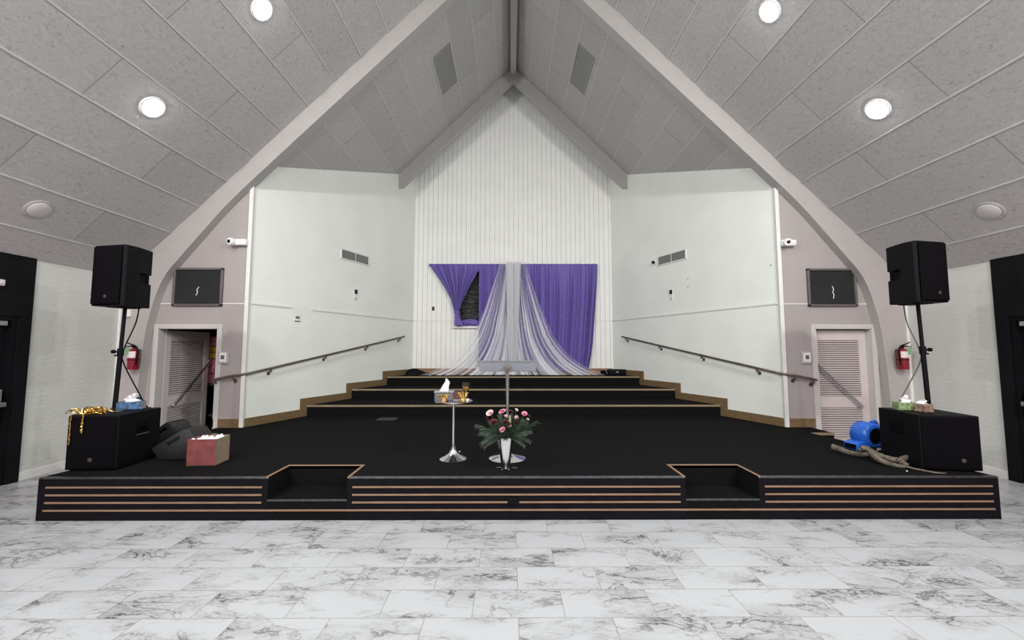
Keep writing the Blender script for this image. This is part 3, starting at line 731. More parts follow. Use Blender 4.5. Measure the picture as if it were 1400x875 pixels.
def bunch(u, v):
    ang = u * 2 * PI; ph = (v - .5) * PI
    r = math.cos(ph) * (1 + .2 * math.sin(4 * ang + 6 * v) + .12 * math.sin(7 * ang - 9 * v))
    return (-1.17 + .30 * r * math.cos(ang), 10.93 + .06 * r * math.sin(ang), WIN[2] + .085 + .085 * math.sin(ph) + .02 * math.sin(3 * ang))
m.grid(bunch, 50, 20); m.done('hem_bundle', PURPLE, cu, smooth=True, angle=180)

# white tulle, two swags from one gathered head
def swag(s):
    edge = [(0, 0), (.1, .07), (.30, .275), (.42, .40), (.54, .55), (.66, .70), (.75, .89), (.82, 1.08), (.885, 1.31), (.935, 1.55), (.965, 1.72), (1, 1.98 if s > 0 else 2.02)]
    rnd = random.Random(3 if s > 0 else 5)
    ph = [rnd.uniform(0, 6.28) for _ in range(6)]
    nf = 13
    def f(u, v):
        # u 0 centre .. 1 outer edge ; v 0 top .. 1 hem
        tx = .012 + .34 * u
        g = u ** 1.25
        ex = interp(v, edge)
        x = tx + g * ex - .05 * (1 - u) * math.sin(v * PI)
        # cloth folds over itself: back-and-forth in x
        sp = (.34 + ex) / nf
        x += sp * .62 * math.sin(2 * PI * nf * u + ph[0] + 1.1 * math.sin(2 * PI * 3 * u + ph[1])) * (.35 + .65 * min(1, v * 2)) * (1 - .6 * u ** 8)
        y = 10.66 - .02 * u + .03 * math.cos(2 * PI * nf * u + ph[0] + 1.1 * math.sin(2 * PI * 3 * u + ph[1])) + .015 * math.sin(2 * PI * 4.3 * u + ph[2] + v)
        if v > .9: y -= (v - .9) / .1 * .34 * (.5 + .5 * u)
        sag = 0
        z = ZT + .03 - v * (ZT + .03 - 1.03) + sag
        if v > .9: z = max(1.026 + .008 * math.sin(2 * PI * nf * u), z)
        return (s * x - .01, y, z)
    return f
for s, nm in ((-1, 'left'), (1, 'right')):
    o = MB().grid(swag(s), 300, 56, uv=True).done('tulle_drape', TULLE, smooth=True, angle=180)
    tag(o, 'sheer white tulle swag sweeping from the centre down to the %s' % nm, 'sheer curtain', 'white tulle swags')
# gathered centre falls, bunched so they read opaque
def col(x0, x1, w0, w1, ph):
    def f(u, v):
        ang = u * 2 * PI
        w = (w0 + (w1 - w0) * v) * (1 + .12 * math.sin(3 * ang + ph + 3 * v))
        return (x0 + (x1 - x0) * v + w * math.cos(ang), 10.60 + .03 * math.sin(ang) + .018 * math.sin(6 * ang + ph), ZT + .02 - v * (ZT + .02 - 1.03))
    return f
for (a, b, w0, w1, ph, lb) in ((-.09, -.03, .10, .075, 0, 'bunched white tulle fall hanging straight down, just left of centre'), (.12, .03, .10, .06, 2, 'bunched white tulle fall hanging straight down, just right of centre')):
    m = MB()
    for k in (1, .8, .6, .4): m.grid(col(a + .02 * (1 - k), b, w0 * k, w1 * k, ph + 3 * k), 60, 40, uv=True)
    o = m.done('tulle_drape', TULLE2, smooth=True, angle=180)
    tag(o, lb, 'sheer curtain', 'white tulle falls')

# dark bundles at the back corners of the platform
def lump(m, c, r, seed, zmin):
    rnd = random.Random(seed); a = [rnd.uniform(0, 6.28) for _ in range(4)]
    def f(u, v):
        t = u * 2 * PI; p = v * PI / 2
        k = 1 + .16 * math.sin(3 * t + a[0]) + .1 * math.sin(5 * t + a[1] + 3 * p)
        return (c[0] + r[0] * k * math.cos(t) * math.cos(p), c[1] + r[1] * k * math.sin(t) * math.cos(p), zmin + r[2] * math.sin(p) * (1 + .12 * math.sin(4 * t + a[2])))
    m.grid(f, 36, 10); m.bm.faces.new([v for v in m.bm.verts if abs(v.co.z - zmin) < 1e-9][:0] or [m.bm.verts.new((c[0] + x, c[1] + y, zmin + .001)) for x, y in ((-.05, -.05), (.05, -.05), (0, .05))])
PT = ST + 3 * SH
m = MB(); lump(m, (-2.62, 10.72, 0), (.27, .12, .15), 1, PT); lump(m, (-2.3, 10.66, 0), (.22, .1, .06), 2, PT)
tag(m.done('dark_bundle', BLACKP, smooth=True), 'low dark cloth bundle at the left end of the top step', 'bundle')
t = thing('cable_case', 'long low black case at the right end of the top step', 'case', (0, 0, 0))
m = MB(); m.box(2.48, 2.92, 10.45, 10.68, PT + .001, PT + .15, .015); m.done('case_body', BLACKP, t, smooth=True)
m = MB(); m.box(2.30, 2.46, 10.5, 10.68, PT + .001, PT + .12, .012); m.done('end_pouch', BLACKG, t, smooth=True)
m = MB(); m.tube(smooth_path([(2.40, 10.48, PT + .13), (2.42, 10.46, PT + .06), (2.44, 10.46, PT + .03)], 4), .012, 6); m.done('strap', GREYF, t, smooth=True)
m = MB(); m.box(2.66, 2.72, 10.43, 10.455, PT + .07, PT + .1, .004); m.done('latch', STEEL, t)

# ------------------------------------------------------------------ subwoofers, poles, loudspeakers
def sub(x, y, rz, label, cuts, W=.555):
    D, H = .58, .575
    t = thing('subwoofer', label, 'subwoofer', (x, y, ST + .002), rz, 'floor subwoofers')
    m = MB(); m.box(-W / 2, W / 2, -D / 2, D / 2, .012, H, .008); m.done('cabinet', BLACKP, t)
    m = MB(); m.box(-W / 2 + .015, W / 2 - .015, -D / 2 - .012, -D / 2 + .004, .03, H - .018, .006); m.done('grille', BLACKG, t)
    m = MB(); m.lathe([(.021, 0), (.021, .004), (.016, .006), (0, .006)], (cuts * .10, -D / 2 - .012, .115), 20, Matrix.Rotation(PI / 2, 4, 'X')); m.done('badge', BADGE, t)
    for s in (-1, 1):
        m = MB(); m.box(s * W / 2 - .012, s * W / 2 + .004, -.06, .11, .33, .45, .004); h_ = m.done('handle', BLACKG, t)
        m = MB(); m.box(s * W / 2 - .005, s * W / 2 + .0055, -.045, .095, .345, .415, .004); m.done('recess', LENS, h_)
        m = MB(); m.box(s * W / 2 + .003, s * W / 2 + .009, -.06, .11, .315, .322, .002); m.done('lip', GREYF, h_)
    for a in (-1, 1):
        for b in (-1, 1):
            m = MB(); m.tube([(a * .19, b * .22, 0), (a * .19, b * .22, .014)], .025, 14); m.done('foot', BLACKP, t)
    m = MB(); m.tube([(0, 0, H - .01), (0, 0, H + .006)], .04, 20); m.done('pole_socket', GREYF, t)
    return t
def loudspeaker(x, y, z, rz, label, s):
    t = thing('loudspeaker', label, 'loudspeaker', (x, y, z), rz, 'loudspeakers on poles')
    H = .69
    pl = [(-.205, -.205), (.205, -.205), (.222, -.18), (.222, -.08), (.12, .2), (-.12, .2), (-.222, -.08), (-.222, -.18)]
    pl = [(-.205, -.195), (.205, -.195), (.222, -.17), (.222, -.06), (.135, .165), (-.135, .165), (-.222, -.06), (-.222, -.17)]
    pm = [(-.205, -.195), (.205, -.195), (.222, -.17), (.222, -.06), (.205, -.015), (.15, -.015), (.10, .165), (-.10, .165), (-.15, -.015), (-.205, -.015), (-.222, -.06), (-.222, -.17)]
    m = MB(); m.prism(pl, (0, .285), 'z', .007); m.prism(pl, (.395, H), 'z', .007); m.prism(pm, (.28, .40), 'z'); m.done('cabinet', BLACKP, t)
    m = MB()
    m.grid(lambda u, v: (-.2 + .4 * u, -.205 - .022 * (1 - (2 * u - 1) ** 2) - .004, .02 + v * (H - .04)), 12, 2); m.grid(lambda u, v: (-.2 + .4 * u, -.2, .02 + v * (H - .04)), 2, 2)
    m.done('grille', BLACKG, t, smooth=True)
    m = MB(); m.lathe([(.02, 0), (.02, .004), (.014, .006), (0, .006)], (.03, -.228, .1), 20, Matrix.Rotation(PI / 2, 4, 'X')); m.done('badge', BADGE, t)
    for q_ in (-1, 1):
        m = MB(); m.tube([(q_ * .165, .09, .285), (q_ * .165, .09, .395)], .012, 8); m.done('handle', BLACKG, t, smooth=True)
    m = MB(); m.box(-.1, .1, -.12, .1, -.012, .002, .004); m.done('pole_cup', BLACKP, t)
    return t
def pole(x, y, z0, z1, xt, label, s):
    t = thing('speaker_pole', label, 'speaker pole', (x, y, z0), 0, 'speaker poles')
    h = z1 - z0; L = lambda k: (xt * k, 0, h * k)
    MB().tube([L(0), L(.58)], .0235, 16).done('lower_tube', BLACKP, t, smooth=True)
    MB().tube([L(.56), L(1)], .0185, 16).done('upper_tube', BLACKP, t, smooth=True)
    MB().tube([L(.525), L(.6)], .031, 16).done('collar', BLACKP, t, smooth=True)
    k = Vector(L(.565)); m = MB(); m.tube([k, k + Vector((s * .07, -.01, .005))], .01, 8); m.tube([k + Vector((s * .06, -.01, .005)), k + Vector((s * .085, -.01, .005))], .022, 12); m.done('knob', BLACKP, t, smooth=True)
    k = Vector(L(.53)); m = MB(); m.tube([k, k + Vector((s * .055, -.01, 0))], .009, 8); m.done('pin', BLACKP, t, smooth=True)
SZ = ST + .58
LS = (-4.52, 4.64); RS = (4.60, 4.58)
sub(LS[0], LS[1], math.radians(5), 'black subwoofer on the left of the stage under gold tinsel', 0, .495)
sub(RS[0], RS[1], math.radians(-9), 'black subwoofer on the right of the stage beside the blue blower', 1)
pole(LS[0] - .10, LS[1] + .06, SZ + .005, 2.172, .04, 'black speaker pole standing on the left subwoofer', -1)
pole(RS[0] + .11, RS[1] + .06, SZ + .005, 2.212, -.04, 'black speaker pole standing on the right subwoofer', 1)
loudspeaker(LS[0] - .06, LS[1] + .06, 2.185, math.radians(-11), 'black loudspeaker on the left pole in front of the white brick', -1)
loudspeaker(RS[0] + .03, RS[1] + .06, 2.225, math.radians(11), 'black loudspeaker on the right pole in front of the white brick', 1)
# cables
for s, (bx, by), nm in ((-1, LS, 'left'), (1, RS, 'right')):
    xx = bx + (-.10 if s < 0 else .11); yy = by + .06
    zt = 2.20 if s < 0 else 2.24; xm = xx - s * .02
    pts = [(xx - s * .12, yy + .09, zt), (xx - s * .10, yy + .08, 2.0), (xm - s * .008, yy + .034, 1.70), (xm - s * .008, yy + .034, 1.55), (xx - s * .10, yy + .14, 1.24), (xx - s * .17, yy + .22, SZ + .012), (xx - s * .19, yy + .25, SZ - .0)]
    m = MB(); m.tube(smooth_path(pts, 8), .007, 7); tag(m.done('audio_cable', GREYF if s > 0 else BLACKP, smooth=True), 'thin cable looping from the %s loudspeaker past its pole' % nm, 'cable', 'loudspeaker cables')

# gold tinsel on the left subwoofer
rnd = random.Random(11)
m = MB(); cx, cy = LS[0] - .11, LS[1] - .19
for i in range(46):
    a = rnd.uniform(0, 6.28); p = [Vector((cx + rnd.gauss(0, .055), cy + rnd.gauss(0, .035), SZ + .004))]
    for k in range(5):
        p.append(Vector((p[-1].x + rnd.uniform(-.055, .055), min(max(p[-1].y + rnd.uniform(-.03, .03), LS[1] - .285), LS[1] + .1), SZ + .008 + rnd.uniform(0, .065) * (1 if k < 4 else .1))))
    m.tube(smooth_path(p, 3), .0035, 4)
yf = LS[1] - .29 - .03
for x0, ln in ((cx - .065, .30), (cx + .06, .18)):
    p = [Vector((x0 + .01, yf + .05, SZ + .012)), Vector((x0, yf - .008, SZ + .004))] + [Vector((x0 + rnd.uniform(-.006, .006), yf - .008, SZ - ln * k / 8)) for k in range(1, 9)]
    m.tube(p, [.006] * len(p), 6)
    for k in range(30):
        z = SZ - ln * rnd.random(); v = Vector((x0, yf - .008, z)); m.tube([v, v + Vector((rnd.uniform(-.016, .016), -.003 - rnd.random() * .012, rnd.uniform(-.014, .01)))], .0028, 4)
tag(m.done('tinsel_garland', TINSEL), 'gold tinsel garland trailing over the edge of the left subwoofer', 'garland')

# tissue boxes
def tissue_sheet(m, c, h, w, seed, lean=0):
    r = random.Random(seed); a = r.uniform(0, 6)
    def f(u, v):
        t = (u - .5) * w * (1 - .55 * v)
        return (c[0] + t + lean * v + .012 * math.sin(9 * v + a), c[1] + .022 * math.sin(u * 8 + a) * (1 - .3 * v), c[2] + v * h * (1 - .25 * abs(math.sin(u * 3 + a * .3))))
    m.grid(f, 14, 10)
    m.grid(lambda u, v: (f(u, v)[0] + .01, f(u, v)[1] + .02 + .012 * math.cos(u * 7), f(u, v)[2] * 1 - .004), 14, 10)
def tissue_box(x, y, z, rz, w, d, h, side, end, label, seed, th=.1, tw=.12, lean=0, group='tissue boxes'):
    t = thing('tissue_box', label, 'tissue box', (x, y, z), rz, group)
    b = MB().box(-w / 2, w / 2, -d / 2, d / 2, 0, h, .002).done('carton', side, t)
    b.data.materials.append(end)
    for p in b.data.polygons:
        if abs(p.normal.x) > .8: p.material_index = 1
    m = MB(); m.lathe([(.035, 0), (.035, .0015)], (0, 0, h), 20, Matrix.Diagonal((1.6, .7, 1, 1))); m.done('opening', LABELW, t)
    m = MB(); tissue_sheet(m, (0, 0, h - .004), th, tw, seed, lean); m.done('tissue', PAPER, t, smooth=True, angle=180)
tissue_box(LS[0] + .0, LS[1] + .15, SZ + .001, math.radians(24), .24, .12, .085, BLUEBOX, LILAC, 'blue patterned tissue box on the left subwoofer', 2, .09, .12, -.02)
tissue_box(LS[0] - .06, LS[1] + .24, SZ + .001, .1, .11, .09, .13, LILAC, BLUEBOX, 'small box with a white tissue behind the left speaker pole', 4, .05, .08)
tissue_box(RS[0] - .10, RS[1] + .12, SZ + .001, math.radians(-12), .2, .11, .085, GREENBOX, GREENBOX, 'green leaf patterned tissue box on the right subwoofer', 6, .09, .13, .0)
tissue_box(RS[0] - .03, RS[1] - .02, SZ + .001, math.radians(10), .12, .11, .085, BRNBOX, BRNBOX, 'brown patterned tissue box against the right speaker pole', 8, .05, .1, .02)

# floor monitors
def monitor(name_label, prof, depth, M, with_handle=True):
    t = thing('stage_monitor', name_label, 'stage monitor', (0, 0, 0), 0, 'floor monitors')
    t.matrix_world = M
    m = MB(); m.prism(prof, (0, depth), 'y', .018); m.done('cabinet', mon, t, smooth=True, angle=35)
    (ax, az), (bx_, bz) = prof[-1], prof[-2]
    a = Vector((ax, 0, az)); b = Vector((bx_, 0, bz)); d = (b - a); n = Vector((-d.z, 0, d.x)).normalized()
    if n.z < 0: n = -n
    m = MB(); ps = [a + d * .08 + n * .002 + Vector((0, .03, 0)), a + d * .92 + n * .002 + Vector((0, .03, 0)), a + d * .92 + n * .002 + Vector((0, depth - .03, 0)), a + d * .08 + n * .002 + Vector((0, depth - .03, 0))]
    A = [m.bm.verts.new(p) for p in ps]; B = [m.bm.verts.new(p + n * .008) for p in ps]
    m.bm.faces.new(A[::-1]); m.bm.faces.new(B)
    for i in range(4): m.bm.faces.new((A[i], A[(i + 1) % 4], B[(i + 1) % 4], B[i]))
    m.done('grille', BLACKG, t)
    m = MB(); c = sum((Vector((x, 0, z)) for x, z in prof), Vector()) / len(prof)
    m.box(c.x - .09, c.x + .06, -.006, .004, c.z + .05, c.z + .085, .003, rot=Matrix.Translation(c) @ Matrix.Rotation(math.radians(-32), 4, 'Y') @ Matrix.Translation(-c)); m.done('handle', LENS, t)
    return t
mon = mat('charcoal_monitor_plastic', (.012, .012, .0125), .5, var=.2, vscale=15, bump=.3, bscale=200)
monitor('large black wedge monitor on the carpet behind the cardboard box', [(.10, 0), (.44, 0), (.50, .23), (.42, .335), (.33, .35), (.0, .13)], .30, Matrix.Translation((-4.22, 4.74, ST + .002)) @ Matrix.Rotation(math.radians(4), 4, 'Z'))
monitor('smaller black wedge monitor half hidden behind the left subwoofer', [(.05, 0), (.28, 0), (.33, .24), (.28, .33), (.20, .35), (.0, .2)], .28, Matrix.Translation((-4.66, 5.22, ST + .002)) @ Matrix.Rotation(math.radians(4), 4, 'Z'))

# cardboard box
t = thing('cardboard_box', 'open red and brown cardboard box on the stage carpet', 'box', (-3.49, 4.66, ST + .001), math.radians(4))
W, D, H = .31, .24, .285
m = MB(); m.box(-W / 2, W / 2, -D / 2, -D / 2 + .006, 0, H); m.box(-W / 2, -W / 2 + .006, -D / 2, D / 2, 0, H); f_ = m.done('printed_side', CARDR, t)
m = MB(); m.box(W / 2 - .006, W / 2, -D / 2, D / 2, 0, H); m.box(-W / 2, W / 2, D / 2 - .006, D / 2, 0, H); m.box(-W / 2, W / 2, -D / 2, D / 2, 0, .006); m.done('plain_side', CARD, t)
m = MB()
rnd = random.Random(5)
def crump(u, v): return (-W / 2 + .012 + u * (W - .024), -D / 2 + .012 + v * (D - .024), H - .022 + .018 * math.sin(9 * u + 5 * v) * math.sin(11 * v) + .012 * math.sin(23 * u + 3) * math.cos(17 * v))
m.grid(crump, 26, 20)
for i in range(6):
    x, y = rnd.uniform(-.05, .12), rnd.uniform(-.03, .09); m.lathe([(.02, H - .03), (.022, H - .01), (.008, H + .012), (0, H + .02)], (x, y, 0), 7)
m.done('crumpled_paper', PAPER, t, smooth=True, angle=25)

# ------------------------------------------------------------------ blue blower and driftwood
t = thing('air_blower', 'blue plastic carpet blower beside the right subwoofer', 'blower', (4.53, 5.26, ST + .002), math.radians(8))
m = MB()   # snail housing: round drum, axis roughly towards camera (-y)
Mx = Matrix.Translation((0, 0, .20)) @ Matrix.Rotation(PI / 2, 4, 'X')
m.lathe([(.10, -.13), (.165, -.125), (.185, -.10), (.185, .07), (.175, .10), (.15, .125), (.118, .13), (.112, .10)], M=Mx, n=44); m.done('drum', BLUEP, t, smooth=True)
m = MB(); m.prism([(-.31, .005), (-.30, .095), (-.2, .13), (-.12, .10), (.02, .03), (.02, .005)], (-.11, .10), 'y', .012); m.done('outlet_snout', BLUEP, t, smooth=True)
m = MB(); m.prism([(-.314, .018), (-.306, .085), (-.300, .085), (-.306, .018)], (-.09, .08), 'y'); m.done('outlet_mouth', LENS, t)
m = MB(); m.lathe([(.112, .09), (.112, .10), (0, .102)], M=Mx, n=30); m.done('inlet', LENS, t, smooth=True)
m = MB()
for r in (.03, .055, .08, .105): m.tube([Mx @ Vector((r * math.cos(a * PI / 12), r * math.sin(a * PI / 12), .122)) for a in range(24)], .0035, 5, closed=True)
for a in range(8): m.tube([Mx @ Vector((0, 0, .122)), Mx @ Vector((.112 * math.cos(a * PI / 4), .112 * math.sin(a * PI / 4), .122))], .003, 5)
m.done('inlet_grille', BLACKP, t)
m = MB(); m.tube(smooth_path([(.0, -.06, .385), (.08, -.05, .40), (.16, -.02, .33), (.2, 0, .26)], 6), .022, 10); m.done('carry_handle', BLUEP, t, smooth=True)
m = MB(); m.box(-.1, .2, -.15, .12, 0, .05, .012); m.done('base', BLACKP, t, smooth=True)
m = MB(); m.box(-.035, .045, -.156, -.149, .012, .045, .001); m.done('rating_plate', LABELW, t); t.scale = (.88, .88, .88)

t = thing('driftwood', 'weathered grey driftwood branch lying before the blue blower', 'driftwood', (0, 0, ST))
def branch(pts, r0, r1, nm):
    p = smooth_path(pts, 7); n = len(p); rr = random.Random(len(nm) + n)
    m = MB(); m.tube(p, [(r0 + (r1 - r0) * i / n) * (1 + rr.uniform(-.14, .14)) for i in range(n)], 9); return m.done(nm, BARK, t, smooth=True, angle=180)
branch([(3.90, 5.06, .075), (3.95, 4.99, .06), (4.0, 4.93, .035), (4.1, 4.86, .03), (4.18, 4.82, .05)], .035, .028, 'branch')
branch([(3.99, 4.74, .13), (4.03, 4.72, .135), (4.07, 4.7, .11), (4.13, 4.66, .07), (4.2, 4.62, .045), (4.26, 4.58, .04), (4.31, 4.55, .07), (4.35, 4.5, .11)], .03, .032, 'trunk')
branch([(4.06, 4.70, .11), (4.04, 4.6, .06), (4.06, 4.5, .03), (4.13, 4.42, .02), (4.2, 4.38, .016)], .036, .016, 'branch')
branch([(4.13, 4.36, .03), (4.2, 4.32, .018), (4.28, 4.21, .015), (4.38, 4.20, .012)], .014, .006, 'twig')
branch([(4.14, 4.45, .09), (4.17, 4.43, .05), (4.19, 4.4, .03)], .034, .026, 'stub')
branch([(4.05, 4.82, .09), (4.06, 4.74, .12), (4.0, 4.76, .14)], .03, .012, 'twig')

# ------------------------------------------------------------------ lectern, table, vase
LX, LY = -.112, 4.82
t = thing('lectern', 'slim chrome lectern with a grey reading tray at centre stage', 'lectern', (LX, LY, ST + .001))
MB().lathe([(.215, 0), (.215, .006), (.19, .014), (.12, .03), (.05, .055), (.026, .085), (.022, .13), (.022, .2)], n=48).done('base', CHROME, t, smooth=True, angle=50)
MB().tube([(0, 0, .18), (0, 0, 1.045)], .019, 18).done('pole', CHROME, t, smooth=True)
m = MB(); m.prism([(-.036, .0), (.036, 0), (.026, -.05), (.019, -.09), (-.019, -.09), (-.026, -.05)], (-.03, .02), 'y', .004, Matrix.Translation((0, 0, 1.085))); m.done('neck_bracket', BRONZE, t, smooth=True)
Mt = Matrix.Translation((0, .01, 1.07)) @ Matrix.Rotation(math.radians(20), 4, 'X')
m = MB(); m.prism([(-.335, -.065), (.335, -.065), (.362, .068), (-.362, .068)], (0, .012), 'y', .003, Mt); tr = m.done('reading_tray', SILVERG, t)
m = MB(); m.prism([(-.362, .064), (.362, .064), (.362, .074), (-.362, .074)], (-.008, .014), 'y', .002, Mt); m.prism([(-.335, -.066), (.335, -.066), (.335, -.058), (-.335, -.058)], (0, .06), 'y', .002, Mt); m.done('ledge', STEEL, tr)

TX, TY = -.745, 4.80
t = thing('pedestal_table', 'small round chrome pedestal table left of the lectern', 'table', (TX, TY, ST + .001))
MB().lathe([(.158, 0), (.158, .006), (.14, .018), (.09, .04), (.05, .07), (.03, .11), (.021, .17), (.018, .25), (.018, .64)], n=48).done('base', CHROME, t, smooth=True, angle=50)
MB().lathe([(.02, .63), (.06, .645), (.2, .655), (.222, .662), (.222, .672), (.21, .676), (0, .676)], n=56).done('tabletop', CHROME, t, smooth=True, angle=40)
TZT = ST + .001 + .676 + .001
# silver tissue holder
t = thing('tissue_holder', 'silver mesh tissue holder with a white tissue on the pedestal table', 'tissue holder', (TX - .11, TY - .01, TZT), math.radians(4))
m = MB(); m.box(-.11, .11, -.06, .06, 0, .1, .006); m.done('holder_body', FROSTG, t)
m = MB(); m.box(-.114, .114, -.064, .064, .097, .108, .003); m.done('holder_lid', SILVERG, t)
m = MB()
for yo, k in ((0, 1), (.014, .86)):
    def tf(u, v):
        xl = interp(v, [(0, -.062), (.45, -.02), (.8, .012), (1, .012)]); xr = interp(v, [(0, .048), (.45, .05), (.72, .062), (1, .024)])
        return (xl + (xr - xl) * u, yo + .016 * math.sin(6 * u + 2 * v) * (1 - .5 * v), .104 + v * .152 * k)
    m.grid(tf, 14, 14)
m.done('tissue', PAPER, t, smooth=True, angle=180)
def crown(x, y, z, r, h, label, mt):
    t = thing('gold_crown', label, 'crown ornament', (x, y, z), .3, 'gold crowns on the pedestal table')
    MB().lathe([(r * .5, 0), (r * .62, .012), (r * .7, h * .25), (r * .95, h * .55), (r * .9, h * .55), (r * .6, h * .25), (0, .015)], n=28).done('bowl', mt, t, smooth=True)
    m = MB()
    for k in range(9):
        a = 2 * PI * k / 9; p0 = Vector((r * .9 * math.cos(a), r * .9 * math.sin(a), h * .5)); p1 = Vector((r * 1.25 * math.cos(a), r * 1.25 * math.sin(a), h * .92))
        m.tube([p0, p1], [.008, .003], 6); bmesh.ops.create_icosphere(m.bm, subdivisions=2, radius=.0085, matrix=Matrix.Translation(p1))
    m.done('points', GOLD, t, smooth=True)
crown(TX - .10, TY - .12, TZT, .046, .085, 'peach and gold crown dish in front of the silver tissue holder', PEACH)
crown(TX + .12, TY - .085, TZT, .046, .10, 'gold crown ornament below the goblet on the pedestal table', GOLD)
t = thing('keepsake_box', 'small dark brown box between the tissue holder and gold crown', 'box', (TX + .045, TY + .0, TZT))
MB().box(-.055, .055, -.05, .05, 0, .085, .004).done('box_body', BROWNB, t); MB().box(-.058, .058, -.053, .053, .085, .1, .004).done('box_lid', BROWNB, t)
MB().box(-.062, -.056, -.05, .05, .0, .09, .002).done('silver_edge', STEEL, t); MB().box(-.055, .06, -.056, -.051, .004, .014, .002).done('base_strip', STEEL, t)
t = thing('goblet', 'clear glass goblet with amber drink on the pedestal table', 'glass', (TX + .135, TY + .06, TZT))
MB().lathe([(.032, 0), (.032, .004), (.006, .012), (.005, .07), (.012, .085), (.034, .11), (.04, .14), (.04, .165), (.035, .205), (.0335, .205), (.038, .165), (.038, .14), (.032, .112), (.01, .09), (0, .088)], n=32).done('glass_bowl', GLASS, t, smooth=True)
MB().lathe([(0, .0895), (.011, .092), (.031, .114), (.0365, .14), (.0372, .15), (0, .15)], n=28).done('drink', AMBER, t, smooth=True)
t = thing('white_ball', 'small white ball at the right rim of the pedestal table', 'ball', (TX + .175, TY - .10, TZT))
m = MB(); bmesh.ops.create_uvsphere(m.bm, u_segments=20, v_segments=12, radius=.017, matrix=Matrix.Translation((0, 0, .017))); m.done('ball', WPLAST, t, smooth=True)

# vase
VX, VY = -.128, 4.385
t = thing('flower_vase', 'tall fluted silver vase of flowers standing before the lectern', 'vase', (VX, VY, ST + .001))
flute = lambda a, z: 1 + .13 * math.cos(5 * a + 4.44) * min(1, z / .06)
MB().lathe([(.040, 0), (.046, .006), (.044, .02), (.046, .06), (.058, .16), (.073, .26), (.088, .32), (.10, .345), (.097, .345), (.084, .318), (.068, .255), (.05, .1), (0, .09)], n=60, fn=flute).done('vase_body', CHROME, t, smooth=True, angle=60)
m = MB()
for k in range(4):
    a = PI / 4 + k * PI / 2; m.tube(smooth_path([(.038 * math.cos(a), .038 * math.sin(a), .012), (.055 * math.cos(a), .055 * math.sin(a), .008), (.062 * math.cos(a), .062 * math.sin(a), .004)], 3), .005, 6)
m.done('vase_foot', CHROME, t, smooth=True)
VT = ST + .34
def petals(m, c, r, d, seed, layers=4, tight=1.0):
    # rose bloom: spiral of cupped petals round axis d
    rr = random.Random(seed); d = Vector(d).normalized(); Q = d.to_track_quat('Z', 'Y').to_matrix().to_4x4()
    for L in range(layers):
        k = 3 + L * 2; ra = r * (.22 + .78 * (L + 1) / layers); tilt = (.15 + .85 * L / max(1, layers - 1)) * tight
        for i in range(k):
            a = 2 * PI * (i + .5 * L) / k + rr.uniform(-.4, .4); ra = ra * rr.uniform(.86, 1.14); tilt = tilt * rr.uniform(.75, 1.15)
            def f(u, v, a=a, ra=ra, tilt=tilt):
                w = (u - .5) * 1.5 * (.35 + math.sin(PI * min(.62, v * .62 + .1))) * 2.2 / 2
                rad = ra * (.12 + .5 * v + .38 * tilt * v * v); zz = r * (.95 * v - .55 * tilt * v * v) - r * .35 + (u - .5) ** 2 * -.1 * r
                return Vector(c) + (Q @ Vector((rad * math.cos(a + w * .8), rad * math.sin(a + w * .8), zz)))
            m.grid(f, 4, 4)
def flower(name, label, cat, pos, r, mt, seed, grp, tight=.72):
    r *= .95
    pos = Vector(pos); base = Vector((VX + (pos.x - VX) * .18, VY + (pos.y - VY) * .18, VT - .06))
    t = thing(name, label, cat, base, 0, grp); P = pos - base
    jr = random.Random(seed * 7); d = P.normalized() + Vector((jr.uniform(-.6, .6), -.7 + jr.uniform(-.3, .4), .15 + jr.uniform(-.4, .3)))
    m = MB(); petals(m, P, r, d, seed, 4, tight); m.done('bloom', mt, t, smooth=True, angle=180)
    m = MB(); m.tube(smooth_path([(0, 0, 0), P * .5 + Vector((0, 0, .02)), P], 5), .0035, 6); m.done('stem', LEAF, t, smooth=True)
    m = MB(); n = P.normalized()
    for k in range(2):
        q0 = P * (.55 + .18 * k); sd = Vector((1 if k else -1, rnd.uniform(-.6, .3), .5)).normalized() * .075
        side = sd.cross(Vector((0, -1, 0))).normalized() * .02
        m.grid(lambda u, v: q0 + sd * v + side * (u - .5) * 2 * math.sin(PI * (.06 + .9 * v)) + Vector((0, 0, -.02 * v * v)), 4, 7)
    m.done('leaf', LEAF, t, smooth=True, angle=180)
def fp(px, py, dy=0.0):     # bouquet layout, metres right of and above the vase mouth centre
    return (VX + px, VY + dy, VT + py)
flower('pink_rose', 'pale pink rose at the upper left of the bouquet', 'flower', fp(-.165, .255, -.02), .040, PALEF, 1, 'flowers in the silver vase')
flower('pink_rose', 'pink rose at the top of the bouquet, left of the lectern pole', 'flower', fp(-.035, .275, -.02), .038, PINKF, 2, 'flowers in the silver vase')
flower('pink_rose', 'round pink rose lowest at the centre of the bouquet', 'flower', fp(-.03, .10, -.11), .036, PINKF, 3, 'flowers in the silver vase', .6)
flower('pink_rose', 'bright pink rose at the upper right of the bouquet', 'flower', fp(.20, .245, -.03), .038, PINKF, 4, 'flowers in the silver vase')
flower('pink_rose', 'half hidden pink rose just right of the lowest rose', 'flower', fp(.03, .135, -.08), .034, PALEF, 5, 'flowers in the silver vase')
flower('pink_bud', 'slim pale pink bud pointing sideways near the bouquet centre', 'flower', fp(.0, .225, -.06), .03, PALEF, 6, 'flowers in the silver vase', .3)
flower('pink_bud', 'pale pink bud below the cream bloom on the right', 'flower', fp(.115, .215, -.05), .028, PALEF, 7, 'flowers in the silver vase', .3)
flower('cream_flower', 'round cream bloom at the top right of the bouquet', 'flower', fp(.115, .285, -.02), .030, CREAM, 8, 'flowers in the silver vase', .5)
